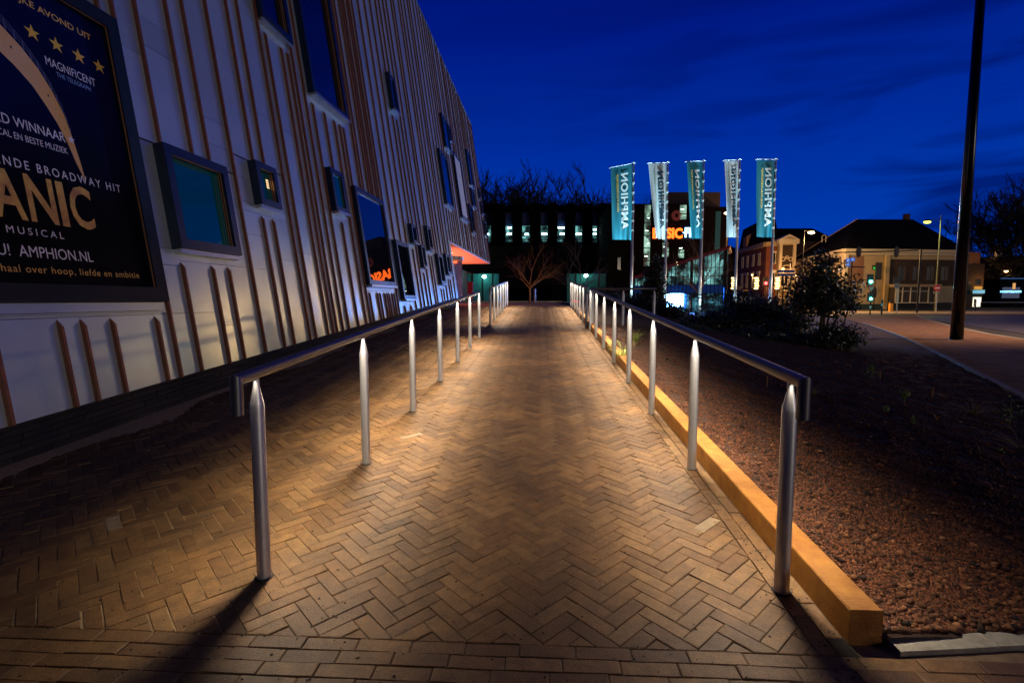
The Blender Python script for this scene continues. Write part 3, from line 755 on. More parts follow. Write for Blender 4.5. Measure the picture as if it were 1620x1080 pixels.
# plain golden curved hull shape with a thin railing, printed on the sheet
V, Fc = [], []
n = 45
def pl_(P, t):
    t = t*(len(P)-1); k = min(int(t), len(P)-2); f = t-k; return (P[k][0]+(P[k+1][0]-P[k][0])*f, P[k][1]+(P[k+1][1]-P[k][1])*f)
HU = [(3.55,2.42),(3.78,2.28),(3.99,2.15),(4.13,2.04),(4.24,1.92),(4.33,1.77),(4.40,1.60),(4.44,1.41),(4.47,1.22),(4.49,1.05)]
HL = [(3.50,2.20),(3.73,2.07),(3.90,1.955),(4.04,1.86),(4.16,1.75),(4.25,1.62),(4.32,1.50),(4.38,1.36),(4.43,1.19),(4.485,1.05)]
def hull(t): return pl_(HU, t)
def hull2(t): return pl_(HL, t)
for i in range(n+1):
    t = i/n; y0, z0 = hull(t); y1, z1 = hull2(t); z1 = min(z1, z0-.002); V += [PT(y0, z0, PO+.0012), PT(y1, z1, PO+.0012)]
    if i: Fc.append((2*i-2, 2*i-1, 2*i+1, 2*i))
mesh('printed_shape', V, Fc, mat('print_bow', (.85,.42,.06), .6, vscale=1.6, col2=(.80,.52,.30)), po)
rb = MB()
for i in range(16):
    t = i/20; y0, z0 = hull(t); hh = .085*(1-t)+.02
    rb.add([PT(y0,z0),PT(y0+.004,z0),PT(y0+.004,z0+hh),PT(y0,z0+hh)], [(0,1,2,3)])
for kk in (.4, .7, 1):
    for i in range(15):
        t, t2 = i/20, (i+1)/20; (y0,z0),(y1,z1) = hull(t), hull(t2); h0, h1 = (.10*(1-t)+.02)*kk, (.10*(1-t2)+.02)*kk
        rb.add([PT(y0,z0+h0),PT(y1,z1+h1),PT(y1,z1+h1+.004),PT(y0,z0+h0+.004)], [(0,1,2,3)])
rb.build('printed_railing', mat('print_rail', (.20,.22,.42), .6), po)
rl = MB()
for (t, r) in ((.30,.012),(.55,.012),(.62,.006),(.72,.006),(.82,.005)):
    y0, z0 = hull(t); y1, z1 = hull2(t); yc, zc = (y0+y1)/2, (z0*.6+z1*.4)
    rl.add([PT(yc+r*.6*math.cos(k*.785), zc+r*math.sin(k*.785), PO+.0022) for k in range(8)], [tuple(range(8))])
rl.build('printed_porthole', mat('print_black', (.01,.01,.01), .6), po)

# ------------------------------------------------------------------ lit handrails
LEDW = 18.5
RH = .955                                  # underside of the rail above the ramp
def post_mesh():
    b = MB(); prof = [(0,.0),(0,.0315),(.83,.0315),(.845,.030),(.925,.015),(.958,.0135)]
    n = 16
    b.V = []
    for (z, r) in prof[1:]:
        for k in range(n):
            t = 2*math.pi*k/n; b.V.append(Vector((r*math.cos(t), r*math.sin(t)*(1 if z < .85 else .8), z)))
    m_ = len(prof)-1
    for j in range(m_-1):
        for k in range(n): b.F.append((j*n+k, j*n+(k+1)%n, (j+1)*n+(k+1)%n, (j+1)*n+k))
    me = bpy.data.meshes.new('post'); me.from_pydata([tuple(v) for v in b.V], [], b.F); me.materials.append(M['post_steel'])
    me.polygons.foreach_set('use_smooth', [True]*len(me.polygons)); return me
PM = post_mesh(); 
fm = bpy.data.meshes.new('post_foot'); q = MB().tube([(0,0,-.02),(0,0,.006)], .044, 14); fm.from_pydata([tuple(v) for v in q.V], [], q.F); fm.materials.append(mat('dark_foot', (.02,.015,.01), .9))
def handrail(label, xf, ys_, front=.155, back=.06, tilt=0, drop_back=False):
    t = thing('handrail', label, 'handrail', 'handrails with light strips on the brick ramp')
    for y in ys_:
        o = link('post', PM, t, (xf(y), y, rz(y)-.004)); link('foot_collar', fm, o, (0,0,0))
    y0, y1 = ys_[0]-front, ys_[-1]+back; R_ = .0265
    cz = lambda y: rz(y) + RH + R_
    path = [(xf(y0), y0, cz(y0)-.155), (xf(y0), y0, cz(y0)-.012), (xf(y0), y0+.012, cz(y0))]
    nseg = 6; path += [(xf(y), y, cz(y)) for y in [y0+.012+(y1-y0-.012)*(i+1)/nseg for i in range(nseg)]]
    b = MB(); n = 20
    # mitred corner: two straight tubes meeting at 45 degrees
    A = []; 
    for k in range(n):
        th = 2*math.pi*(k+.5)/n; cx, sy = math.cos(th)*R_, math.sin(th)*R_
        A.append((cx, sy))
    def ringv(P, fx): return [Vector(P)+fx(cx, sy) for cx, sy in A]
    c0 = Vector((xf(y0), y0, cz(y0)))
    low = [c0+Vector((cx, sy, -.155)) for cx, sy in A]
    mit = [c0+Vector((cx, sy, -sy)) for cx, sy in A]
    end = [Vector((xf(y1), y1, cz(y1)))+Vector((cx, 0, -sy)) for cx, sy in A]
    b.V = low+mit+end
    for j in range(2):
        for k in range(n): b.F.append((j*n+k, j*n+(k+1)%n, (j+1)*n+(k+1)%n, (j+1)*n+k))
    b.F.append(tuple(range(n))[::-1]); b.F.append(tuple(2*n+k for k in range(n)))
    o = b.build('rail', M['steel'], t); smooth_by_angle(o, 35)
    s = MB(); w = .005; tl = math.radians(tilt)
    stops = [ys_[0]-.075]+list(ys_)+[y1-.01]
    for p, q in zip(stops, stops[1:]):
        p2, q2 = p+(.016 if p != stops[0] else 0), q-(.016 if q != stops[-1] else 0)
        if q2-p2 < .03: continue
        pz_, qz = cz(p2)-R_-.0035, cz(q2)-R_-.0035; dx, dz = w, 0
        x0, x1 = xf(p2), xf(q2)
        # light faces down, let into the underside of the tube
        pz_, qz = cz(p2)-R_-.0004, cz(q2)-R_-.0004
        s.add([(x0-dx,p2,pz_-dz),(x0+dx,p2,pz_+dz),(x1+dx,q2,qz+dz),(x1-dx,q2,qz-dz)], [(0,1,2,3)])
    s.F = [f[::-1] for f in s.F]
    s.build('light_strip', M['led'], t)
    def lamp(ya, yb, e, spread):
        L_ = bpy.data.lights.new('strip_lamp', 'AREA'); L_.shape = 'RECTANGLE'; L_.size = .008; L_.size_y = yb-ya; L_.energy = e; L_.color = (1, .855, .665); L_.spread = math.radians(spread)
        o = bpy.data.objects.new('strip_lamp', L_); col.objects.link(o); o.parent = t; ym = (ya+yb)/2
        zax = Vector((math.sin(tl), 0, math.cos(tl)))          # lamp shines along -z, tilted towards the path
        yax = Vector((0, 1, SL if 1.9 < ym < 20.9 else 0)).normalized(); xax = yax.cross(zax).normalized(); zax = xax.cross(yax)
        mtx = Matrix((xax, yax, zax)).transposed().to_4x4(); mtx.translation = Vector((xf(ym), ym, cz(ym)-R_-.0045)); o.matrix_basis = mtx
    for k_, (p, q) in enumerate(zip(stops, stops[1:])):
        if q-p < .03: continue
        lamp(p+.015, q-.015, LEDW*(.62 if k_ > 1 else   .44 if k_ else .06)*(q-p), 122)
        if q-p > .5: lamp(p+.07, p+.19, LEDW*(.50 if k_ > 1 else .32), 132)          # the brighter module beside each post
    return t
TL = 3.5
h1 = handrail('long left handrail with lit posts on the theatre side of the ramp', lambda y: -1.312+.0012*(y-2.3), [2.285+1.452*k for k in range(7)], .155, .06, -TL)
h2 = handrail('short far left handrail past the gap towards the entrance', lambda y: -1.315, [13.66+1.2*k for k in range(7)], .10, .06, -TL)
h3 = handrail('long right handrail with lit posts along the rusty edging', lambda y: 1.103+.0118*(y-2.29), [2.29+1.452*k for k in range(8)], .115, .06, TL)
h4 = handrail('far right handrail up at the head of the ramp', lambda y: 1.218+.003*(y-13), [13.4+1.2*k for k in range(7)], .06, .06, TL)
# short return rail at the gap on the right
t = thing('handrail', 'short crosswise handrail turning off to the right behind the long one', 'handrail', 'handrails with light strips on the brick ramp')
gy = 12.75
for x in (1.30, 2.05, 2.8):
    link('post', PM, t, (x, gy, rz(gy)-.02))
MB().tube([(1.23,gy,rz(gy)+RH+.03),(2.85,gy,rz(gy)+RH+.03)], .03, 12).build('rail', M['steel'], t, True)
MB().tube([(1.95,gy+.5,rz(gy)+.92),(2.25,gy+.5,rz(gy)+.45)], .02, 8).build('brace', M['steel'], t, True)

# ------------------------------------------------------------------ flags and their poles
fl_lab = ['teal flag nearest the ramp, leftmost of the row', 'white flag second from the left, hanging in front of the red sign letters', 'teal flag in the middle of the row, creased through its white letters',
          'white flag second from the right, beside the yellow street lamp', 'teal flag rightmost of the row, in front of the brick house']
fu = [1002.5, 1056.5, 1113.5, 1170.5, 1227.5]; ft = [259, 258, 255.5, 253.5, 253]; fo = [966, 1026, 1086, 1146, 1197.5]; fbt = [379.5, 379, 377.5, 376, 375.5]
fb_in = [969, 1036, 1094, 1151, 1196]
M['teal'] = mat('teal_flag_cloth', (.004,.150,.210), .75, bump=.15, bscale=9)
M['whitecloth'] = mat('white_flag_cloth', (.55,.58,.60), .75, bump=.15, bscale=9)
for mm_ in ('teal', 'whitecloth'):
    bs = M[mm_].node_tree.nodes['Principled BSDF']
M['navytxt'] = mat('navy_print', (.004,.03,.06), .7); M['whitetxt'] = mat('white_print', (.75,.8,.8), .7); M['yeltxt'] = mat('yellow_print', (.75,.55,.12), .7); M['goldpale'] = mat('pale_gold_print', (.30,.34,.28), .7)
M['pole'] = mat('aluminium_pole', (.62,.66,.68), .38, .6)
camf = Vector((-math.sin(YAW), math.cos(YAW), 0)); camr = Vector((math.cos(YAW), math.sin(YAW), 0))
DF = 27.0
def fpt(u, v, d=DF): return at(u, v, d)
for i in range(5):
    teal = i % 2 == 0
    top = fpt(fu[i], ft[i]); base = Vector((top.x, top.y, bed_z(top.x, top.y)-.02))
    fp = thing('flag_pole', ['first', 'second', 'third', 'fourth', 'fifth'][i]+' aluminium flag pole from the ramp, holding a '+('teal' if teal else 'white')+' flag', 'flag pole', 'flag poles in a row')
    b = MB(); zs = [0, .35, .351, .72, .721, 1]; rr = [.075, .075, .064, .064, .052, .042]
    b.tube([base+(top-base)*z for z in zs], rr, 10); b.build('pole', M['pole'], fp, True)
    arm_end = fpt(fo[i]-1.5, ft[i]+(7 if i == 0 else (0.5 if i < 4 else -.5)))
    MB().tube([top+camr*.10+Vector((0,0,.03)), top+Vector((0,0,.03)), arm_end+Vector((0,0,.02))], .018, 6).build('arm', M['pole'], fp)
    MB().ball(top+Vector((0,0,.06)), .06, 8, 5, (1,1,.6)).build('pole_cap', M['pole'], fp, True)
    MB().ball(arm_end, .035, 6, 4).build('arm_tip', M['pole'], fp)
    for k in range(1, 8):
        z = top.z-(top.z-fpt(fu[i], fbt[i]).z)*k/8; p = Vector((top.x, top.y, z)); MB().tube([p+Vector((0,0,-.035)), p+Vector((0,0,.035))], .07, 8).build('flag_clip', M['pole'], fp)
    # cloth: grid between pole edge and free edge, with folds
    TLc = fpt(fo[i], ft[i]+(7.5 if i == 0 else 1)); TRc = top-camr*.07+Vector((0,0,-.03)); BRc = fpt(fu[i]-2.2, fbt[i]); BLc = fpt(fb_in[i], fbt[i]-.5)
    if i == 1: BLc = fpt(1037, 377)
    seed = i*2.1
    def cl(s, t, i=i, seed=seed, TLc=TLc, TRc=TRc, BRc=BRc, BLc=BLc):   # s: 0 free edge .. 1 pole, t: 0 top .. 1 bottom
        p = (TLc*(1-s)+TRc*s)*(1-t)+(BLc*(1-s)+BRc*s)*t
        amp = (.06, .14, .16, .16, .09)[i]
        w = math.sin(s*11+seed+t*2.2)*.5+math.sin(s*19+seed*2-t*3.1)*.3+math.sin(s*5-t*4+seed)*.6
        gather = math.exp(-((1-s)*2.2)**2)*(t**3)*math.sin((s*26+t*9))*.6
        return p+camf*(amp*w*(.25+.75*t)*min(1, (1-s)*4+.05)+gather*.12)
    V = []; Fc = []; nu, nv = 34, 60
    for t_ in range(nv+1):
        for s_ in range(nu+1): V.append(cl(s_/nu, t_/nv))
    for t_ in range(nv):
        for s_ in range(nu): k = t_*(nu+1)+s_; Fc.append((k, k+1, k+nu+2, k+nu+1))
    fl_ = mesh('flag', V, Fc, M['teal'] if teal else M['whitecloth'], None, True); tag(fl_, fl_lab[i], 'flag', 'flags hanging in a row')
    def cloth_deform(p, cl=cl):           # p = (s, t, lift) stored in the local frame of the text
        s, t, h = p[0], p[1], p[2]; q = cl(min(1, max(0, s)), min(1, max(0, t))); return np.array(q-camf*(.030+h))
    # text runs from the bottom to the top and is seen from behind, so it is mirrored
    def flag_text(body, s0, s1, t0, t1, m, bold, sp=1.0):
        me = text_mesh(body, 1.0, bold, 0, space=sp)
        import bmesh
        bm = bmesh.new(); bm.from_mesh(me)
        for _ in range(2):
            bmesh.ops.subdivide_edges(bm, edges=[e for e in bm.edges if e.calc_length() > .12], cuts=1)
        bmesh.ops.triangulate(bm, faces=bm.faces); bm.to_mesh(me); bm.free()
        n = len(me.vertices); co = np.empty(n*3); me.vertices.foreach_get('co', co); co = co.reshape(-1,3); mn, mx = co.min(0), co.max(0)
        q = (co-mn)/np.maximum(mx-mn, 1e-6)
        P = np.array([cloth_deform((s0+(s1-s0)*y, t1+(t0-t1)*x, 0)) for x, y in q[:, :2]])
        me.vertices.foreach_set('co', P.reshape(-1)); me.update(); me.materials.clear(); me.materials.append(m)
        o = bpy.data.objects.new('lettering', me); col.objects.link(o); o.parent = fl_; return o
    flag_text('AMPHION', .46, .80, .10, .86, M['whitetxt'] if teal else M['navytxt'], .03, 1.08)
    flag_text('/CULTUURBEDRIJF', .22, .35, .10, .62, M['yeltxt'] if teal else M['goldpale'], .04, 1.15)
    # ground spotlight in front of the pole that lights the flag
    sp_ = bpy.data.lights.new('flag_spotlight', 'SPOT'); sp_.energy = 8200 if teal else 8200; sp_.color = (.50,.86,1.0); sp_.spot_size = math.radians(30); sp_.spot_blend = .7; sp_.shadow_soft_size = .08
    so = bpy.data.objects.new('flag_spotlight', sp_); col.objects.link(so); so.location = base-camf*.85-camr*.15+Vector((0,0,.15)); so.parent = fp
    pl2 = bpy.data.lights.new('pole_base_fill', 'POINT'); pl2.energy = 34; pl2.color = (.5,.86,1); pl2.shadow_soft_size = .05; po2 = bpy.data.objects.new('pole_base_fill', pl2); col.objects.link(po2); po2.location = base-camf*.5+Vector((0,0,.9)); po2.parent = fp  # the point light is added to brighten the lower pole
    tgt = (TLc+BRc)/2; so.rotation_euler = (tgt-so.location).to_track_quat('-Z', 'Y').to_euler()

# ------------------------------------------------------------------ trees and shrubs
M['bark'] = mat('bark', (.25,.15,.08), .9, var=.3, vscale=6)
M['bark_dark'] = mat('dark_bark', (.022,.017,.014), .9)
MINR = [0.0]
def grow(b, p, d, L, r, depth, spread, tw, up=.12, sides=4, shrink=.74):
    nseg = 3; pts = [p]; rads = [r]
    for i in range(nseg):
        d = (d+Vector((random.gauss(0,tw), random.gauss(0,tw), random.gauss(0,tw*.6)+up*.3))).normalized()
        p = p+d*(L/nseg); pts.append(p); rads.append(r*(1-.32*(i+1)/nseg))
    b.tube(pts, rads, sides if r > .02 else 3, cap=False)
    if depth == 0: return
    kids = random.choice((2,3,3)) if depth > 1 else 3
    for k in range(kids):
        q = pts[-1] if k == 0 else pts[random.choice((1,2,3))]
        ax = Vector((random.gauss(0,1), random.gauss(0,1), random.gauss(0,.5))).normalized()
        nd = (d+ax*spread*(random.uniform(.5,1.1) if k else .35)+Vector((0,0,up))).normalized()
        grow(b, q, nd, L*shrink*random.uniform(.8,1.15), max(MINR[0], rads[-1]*(.8 if k == 0 else .62)), depth-1, spread, tw, up, sides, shrink)
def bare_tree(label, base, h, m, depth=5, spread=.75, trunk=.28, r=.09, up=.12, group=None, limbs=5, cat='tree', tw=.14, shrink=.74):
    t = thing('bare_tree', label, cat, group)
    b = MB(); tp = base+Vector((random.gauss(0,.05), random.gauss(0,.05), h*trunk)); b.tube([base, base+(tp-base)*.5+Vector((.02,0,0)), tp], [r*1.15, r, r*.85], 8, False); b.build('trunk', m, t, True)
    c = MB()
    for k in range(limbs):
        an = 2*math.pi*k/limbs+random.uniform(-.3,.3); st = tp-Vector((0,0,h*trunk*.25*random.random()))
        grow(c, st, Vector((math.cos(an)*spread, math.sin(an)*spread, random.uniform(.5,1.1))).normalized(), h*.24, r*.55, depth-1, spread, tw, up, 4, shrink)
    grow(c, tp, Vector((0,0,1)), h*.25, r*.7, depth-1, spread*.7, tw, up, 4, shrink)
    c.build('crown', m, t); return t
def leaf_cloud(n, blobs, size, name, m, parent, glossy=True, holes=.0, droop=.2):
    """many small folded leaves spread through the volume of several uneven blobs"""
    B = np.array([(*b[0], *b[1]) for b in blobs]); vol = B[:,3]*B[:,4]*B[:,5]; idx = rng.choice(len(B), n, p=vol/vol.sum())
    d = rng.normal(size=(n,3)); d /= np.linalg.norm(d, axis=1, keepdims=True); r = rng.random(n)**.42
    lump = 1+.22*np.sin(d[:,0]*5+idx*1.7)*np.sin(d[:,1]*6+idx)+.14*np.sin(d[:,2]*9+d[:,0]*7+idx*2.1)
    P = B[idx,:3]+d*B[idx,3:]*(r*lump)[:,None]
    nr = d+rng.normal(0,.7,(n,3)); nr[:,2] += .3; nr /= np.linalg.norm(nr, axis=1, keepdims=True)
    a = np.cross(nr, rng.normal(size=(n,3))); a /= np.linalg.norm(a, axis=1, keepdims=True); b = np.cross(nr, a)
    s = size*rng.uniform(.6,1.35,(n,1))
    V = np.stack([P-a*s, P+b*s*.38-nr*s*.06, P+a*s*1.0-nr*s*droop, P-b*s*.38-nr*s*.06], 1)
    base = np.arange(n)*4; Fi = np.stack([base, base+1, base+2, base, base+2, base+3], 1).reshape(-1)
    me = bpy.data.meshes.new(name); me.vertices.add(n*4); me.vertices.foreach_set('co', V.reshape(-1)); me.loops.add(n*6); me.loops.foreach_set('vertex_index', Fi)
    me.polygons.add(n*2); me.polygons.foreach_set('loop_start', np.arange(n*2)*3); me.update(calc_edges=True); me.materials.append(m); setshade(me, np.repeat(rng.random(n), 2))
    o = bpy.data.objects.new(name, me); col.objects.link(o); o.parent = parent; return o
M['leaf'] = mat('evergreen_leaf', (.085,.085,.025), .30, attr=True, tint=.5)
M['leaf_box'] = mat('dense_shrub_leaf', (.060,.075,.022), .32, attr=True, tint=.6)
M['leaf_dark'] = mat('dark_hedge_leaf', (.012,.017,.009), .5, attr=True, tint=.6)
def shrub(name, label, cat, blobs, n, size, m, stems=0, base=None, group=None, sm=None, rad=.03):
    t = thing(name, label, cat, group); leaf_cloud(n, blobs, size, 'foliage', m, t)
    b = MB()
    for k in range(max(1, stems)):
        c = Vector(random.choice(blobs)[0]); b0 = (base or Vector((c.x, c.y, GZ)))+Vector((random.gauss(0,.10),random.gauss(0,.10),0)); mid = (b0+c)/2+Vector((random.gauss(0,.08),random.gauss(0,.08),0))
        b.tube([b0, mid, c], [rad, rad*.8, rad*.4], 6, False)
    b.build('stem', sm or M['bark'], t, True); return t
def bl(u, v, d, rx, rz_, ry=None): p = at(u, v, d); return ((p.x, p.y, p.z), (rx, ry or rx, rz_))
D0 = 13.0
sb = onplane(1300, 556)
def gb(u, d): p = ground(u, d); return Vector((p.x, p.y, bed_z(p.x, p.y)))
shrub('multi_stem_shrub', 'tall round evergreen shrub on several thin stems in front of the cream building', 'shrub',
      [bl(1300,425,D0,.52,.42), bl(1282,455,D0,.62,.45), bl(1322,462,D0,.62,.46), bl(1300,480,D0-.2,.72,.40), bl(1262,478,D0+.3,.35,.3), bl(1344,482,D0+.1,.25,.3), bl(1296,402,D0,.20,.2), bl(1313,410,D0,.25,.2)],
      6200, .058, M['leaf'], 7, gb(1300, D0), rad=.032)
shrub('evergreen_shrub', 'low round shrub at the foot of the multi stemmed shrub, at its right', 'shrub', [bl(1325,530,12.4,.55,.34), bl(1300,538,12.3,.5,.28), bl(1340,538,12.5,.35,.25)], 5200, .038, M['leaf_box'], 3, gb(1322, 12.4))
G2 = 'evergreen shrubs massed in the bed'
for lab, B, n in (
    ('broad rounded shrub in front of the third flag pole', [bl(1112,514,14.5,.7,.46), bl(1085,525,14.2,.6,.40), bl(1137,512,14.3,.6,.48)], 9000),
    ('tallest dense shrub below the two right flag poles', [bl(1165,492,15.2,.85,.62), bl(1200,490,15.4,.8,.55), bl(1150,520,14.6,.8,.5)], 11000),
    ('dark shrub between the tall shrub and the multi stemmed one', [bl(1235,500,14.8,.7,.55), bl(1255,515,14.2,.6,.5), bl(1225,525,13.9,.7,.4)], 9000),
    ('low dark shrub in front of the mass, nearest the handrail', [bl(1190,540,13.2,.8,.38), bl(1150,540,13.4,.7,.36), bl(1240,545,12.9,.7,.33), bl(1105,535,13.4,.6,.4)], 12000)):
    shrub('evergreen_shrub', lab, 'shrub', B, n, .042, M['leaf_box'], 3, gb(1180, 14.4), G2)
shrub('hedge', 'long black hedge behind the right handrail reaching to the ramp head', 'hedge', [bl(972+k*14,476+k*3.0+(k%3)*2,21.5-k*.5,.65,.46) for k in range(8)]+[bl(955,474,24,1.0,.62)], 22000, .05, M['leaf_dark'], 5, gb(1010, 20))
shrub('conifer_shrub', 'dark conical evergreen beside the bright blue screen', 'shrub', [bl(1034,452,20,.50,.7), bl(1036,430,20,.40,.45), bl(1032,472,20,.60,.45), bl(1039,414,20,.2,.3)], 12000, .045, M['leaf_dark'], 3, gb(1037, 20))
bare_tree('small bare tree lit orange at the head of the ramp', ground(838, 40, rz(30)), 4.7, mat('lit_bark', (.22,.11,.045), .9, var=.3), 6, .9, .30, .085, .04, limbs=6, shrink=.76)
tl_ = bpy.data.lights.new('tree_uplight', 'SPOT'); tl_.energy = 24; tl_.color = (1,.50,.16); tl_.spot_size = math.radians(75); tl_.shadow_soft_size = .1
to = bpy.data.objects.new('tree_uplight', tl_); col.objects.link(to); to.location = ground(838, 38.6, rz(30)+.1); to.rotation_euler = ((ground(838,40,2.2)-to.location).to_track_quat('-Z','Y')).to_euler()
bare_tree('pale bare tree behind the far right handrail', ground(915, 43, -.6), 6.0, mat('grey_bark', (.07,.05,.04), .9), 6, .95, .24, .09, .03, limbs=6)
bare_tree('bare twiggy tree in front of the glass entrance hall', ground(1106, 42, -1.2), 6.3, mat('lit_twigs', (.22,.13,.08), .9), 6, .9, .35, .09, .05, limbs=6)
MINR[0] = .05
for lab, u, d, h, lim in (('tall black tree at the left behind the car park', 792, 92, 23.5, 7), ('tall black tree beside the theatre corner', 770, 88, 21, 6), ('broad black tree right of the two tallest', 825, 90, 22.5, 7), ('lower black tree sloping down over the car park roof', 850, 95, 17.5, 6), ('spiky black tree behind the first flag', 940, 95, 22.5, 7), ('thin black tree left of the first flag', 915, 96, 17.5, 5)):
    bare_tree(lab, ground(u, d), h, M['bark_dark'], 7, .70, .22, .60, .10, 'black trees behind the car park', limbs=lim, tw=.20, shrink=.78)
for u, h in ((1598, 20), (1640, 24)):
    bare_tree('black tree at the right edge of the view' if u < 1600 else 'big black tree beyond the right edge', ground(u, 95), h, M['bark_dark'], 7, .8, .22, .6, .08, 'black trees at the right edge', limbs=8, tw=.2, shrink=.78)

MINR[0] = 0
# small plants in the bed
M['grass'] = mat('dry_grass', (.50,.38,.10), .7, attr=True, tint=.4); M['green'] = mat('young_leaf', (.30,.40,.05), .6, attr=True, tint=.4); M['straw'] = mat('straw', (.62,.28,.08), .8)
def tuft(name, label, base, n, L, m, sp=1.0, group=None, wd=.0035):
    V, Fc = [], []
    for k in range(n):
        an = random.uniform(0, 6.28); l = L*random.uniform(.5,1.1); le = sp*random.uniform(.25,1.15); dd = Vector((math.cos(an)*le, math.sin(an)*le, 1)).normalized(); sd = Vector((-math.sin(an), math.cos(an), 0))*wd
        p = Vector(base)+Vector((random.gauss(0,.02),random.gauss(0,.02),0)); n0 = len(V)
        for j in range(5):
            t = j/4; q = p+dd*l*t+Vector((math.cos(an),math.sin(an),0))*l*.35*t*t-Vector((0,0,1))*l*.40*t*t; w = sd*(1-t*.9); V += [q-w, q+w]
            if j: Fc.append((n0+2*j-2, n0+2*j-1, n0+2*j+1, n0+2*j))
    o = mesh(name, V, Fc, m); setshade(o.data, [random.random() for _ in Fc]); return tag(o, label, 'plant', group)
def bp(u, v):
    z = -1.25
    for _ in range(6): p = onplane(u, v, z); z = bed_z(p.x, p.y)
    p.z = z-.004; return p
tuft('grass_tuft', 'wispy grass tuft right beside the end of the right handrail', bp(1284, 622), 60, .34, M['grass'], 1.3, 'grass tufts in the bed')
tuft('grass_tuft', 'widest grass tuft near the sidewalk edge', bp(1537, 655), 80, .40, M['grass'], 1.5, 'grass tufts in the bed')
tuft('grass_tuft', 'grass tuft cut by the right edge of the view', bp(1618, 712), 50, .40, M['grass'], 1.6, 'grass tufts in the bed')
tuft('grass_tuft', 'grass tuft below the dark hedge, left of the shrubs', bp(984, 522), 60, .5, M['green'], .6, 'grass tufts in the bed')
tuft('grass_tuft', 'second grass tuft below the dark hedge', bp(1006, 520), 60, .5, M['green'], .6, 'grass tufts in the bed')
tuft('grass_tuft', 'grass clump at the corner of the sidewalk', bp(1368, 545), 60, .35, M['green'], .9, 'grass tufts in the bed')
def seedling(label, p, h, n, sz, m=None, name='seedling', group='young plants in the bed'):
    t = thing(name, label, 'plant', group); p = Vector(p)
    MB().tube([p-Vector((0,0,.02)), p+Vector((.006,0,h*.5)), p+Vector((0,0,h))], [.004,.003,.002], 4).build('stem', m or M['green'], t)
    leaf_cloud(n, [((p.x,p.y,p.z+h*.55),(h*.33,h*.33,h*.5))], sz, 'foliage', m or M['green'], t)
seedling('dense little green plant in the middle of the bed', bp(1430, 636), .17, 110, .018)
seedling('leggy green plant beside a brown stake', bp(1379, 600), .28, 80, .022)
seedling('tiny two leaved seedling near the middle', bp(1403, 652), .09, 14, .022)
seedling('small seedling with spread leaves in front', bp(1445, 672), .09, 18, .022)
seedling('tall thin green plant near the right edge', bp(1597, 672), .30, 60, .018)
seedling('flat green rosette at the right edge', bp(1584, 716), .05, 26, .022)
for k, (u, v) in enumerate(((1341,578),(1348,572),(1322,574),(1368,574),(1415,598),(1427,588),(1447,580),(1456,600),(1474,598),(1476,592),(1493,628),(1484,664),(1326,590),(1400,574),(1440,572))):
    lb = ['first reddish dry sprig left of the row', 'dry sprig right behind the first', 'lone dry sprig near the shrub', 'dry sprig beside the green plant', 'paired dry stems in the middle', 'bent dry sprig above the pair', 'short rusty sprig in the back row', 'wide rusty sprig in the back row', 'upright rusty sprig with two arms', 'thin rusty twig behind the upright one', 'small twig by the orange stake', 'dry clump right of the seedling', 'dry twig near the handrail grass', 'faint sprig at the back', 'rusty sprig beneath the sidewalk kerb'][k]
    tuft('dry_sprig', lb, bp(u, v), 9, .13, M['straw'], .7, 'dry sprigs in the bed', .006)
for (u, v, h, lab) in ((1475,627,.13,'short orange wooden stake in the bed'),(1392,600,.14,'thin brown stake beside the leggy plant'),(1213,612,.14,'thin pale stake behind the right handrail')):
    p = bp(u, v); tag(MB().hexa([p+Vector((-.007,-.004,-.02)),p+Vector((.007,-.004,-.02)),p+Vector((.007,.004,-.02)),p+Vector((-.007,.004,-.02))],[p+Vector((-.003,-.004,h)),p+Vector((.011,-.004,h+.006)),p+Vector((.011,.004,h+.006)),p+Vector((-.003,.004,h))]).build('stake', mat('stake_wood', (.42,.17,.05), .7)), lab, 'stake')
lv, lf = [], []
for k in range(190):
    y = random.uniform(2.2, 13); x = random.uniform(1.5, min(edge_x(y)-.1, 1.5+y*.9)); z = bed_z(x, y)+.014; s = random.uniform(.012,.032); an = random.uniform(0,6.3); n = len(lv)
    for q in range(4): lv.append((x+math.cos(an+q*1.57)*s*(1 if q%2 else .5), y+math.sin(an+q*1.57)*s*(1 if q%2 else .5), z+random.uniform(0,.012)))
    lf.append((n,n+1,n+2,n+3))
tag(mesh('fallen_leaves', lv, lf, mat('dead_leaf', (.36,.17,.06), .8, var=.6, vscale=2)), 'dead leaves and chips scattered over the bed', 'leaves', kind='stuff')

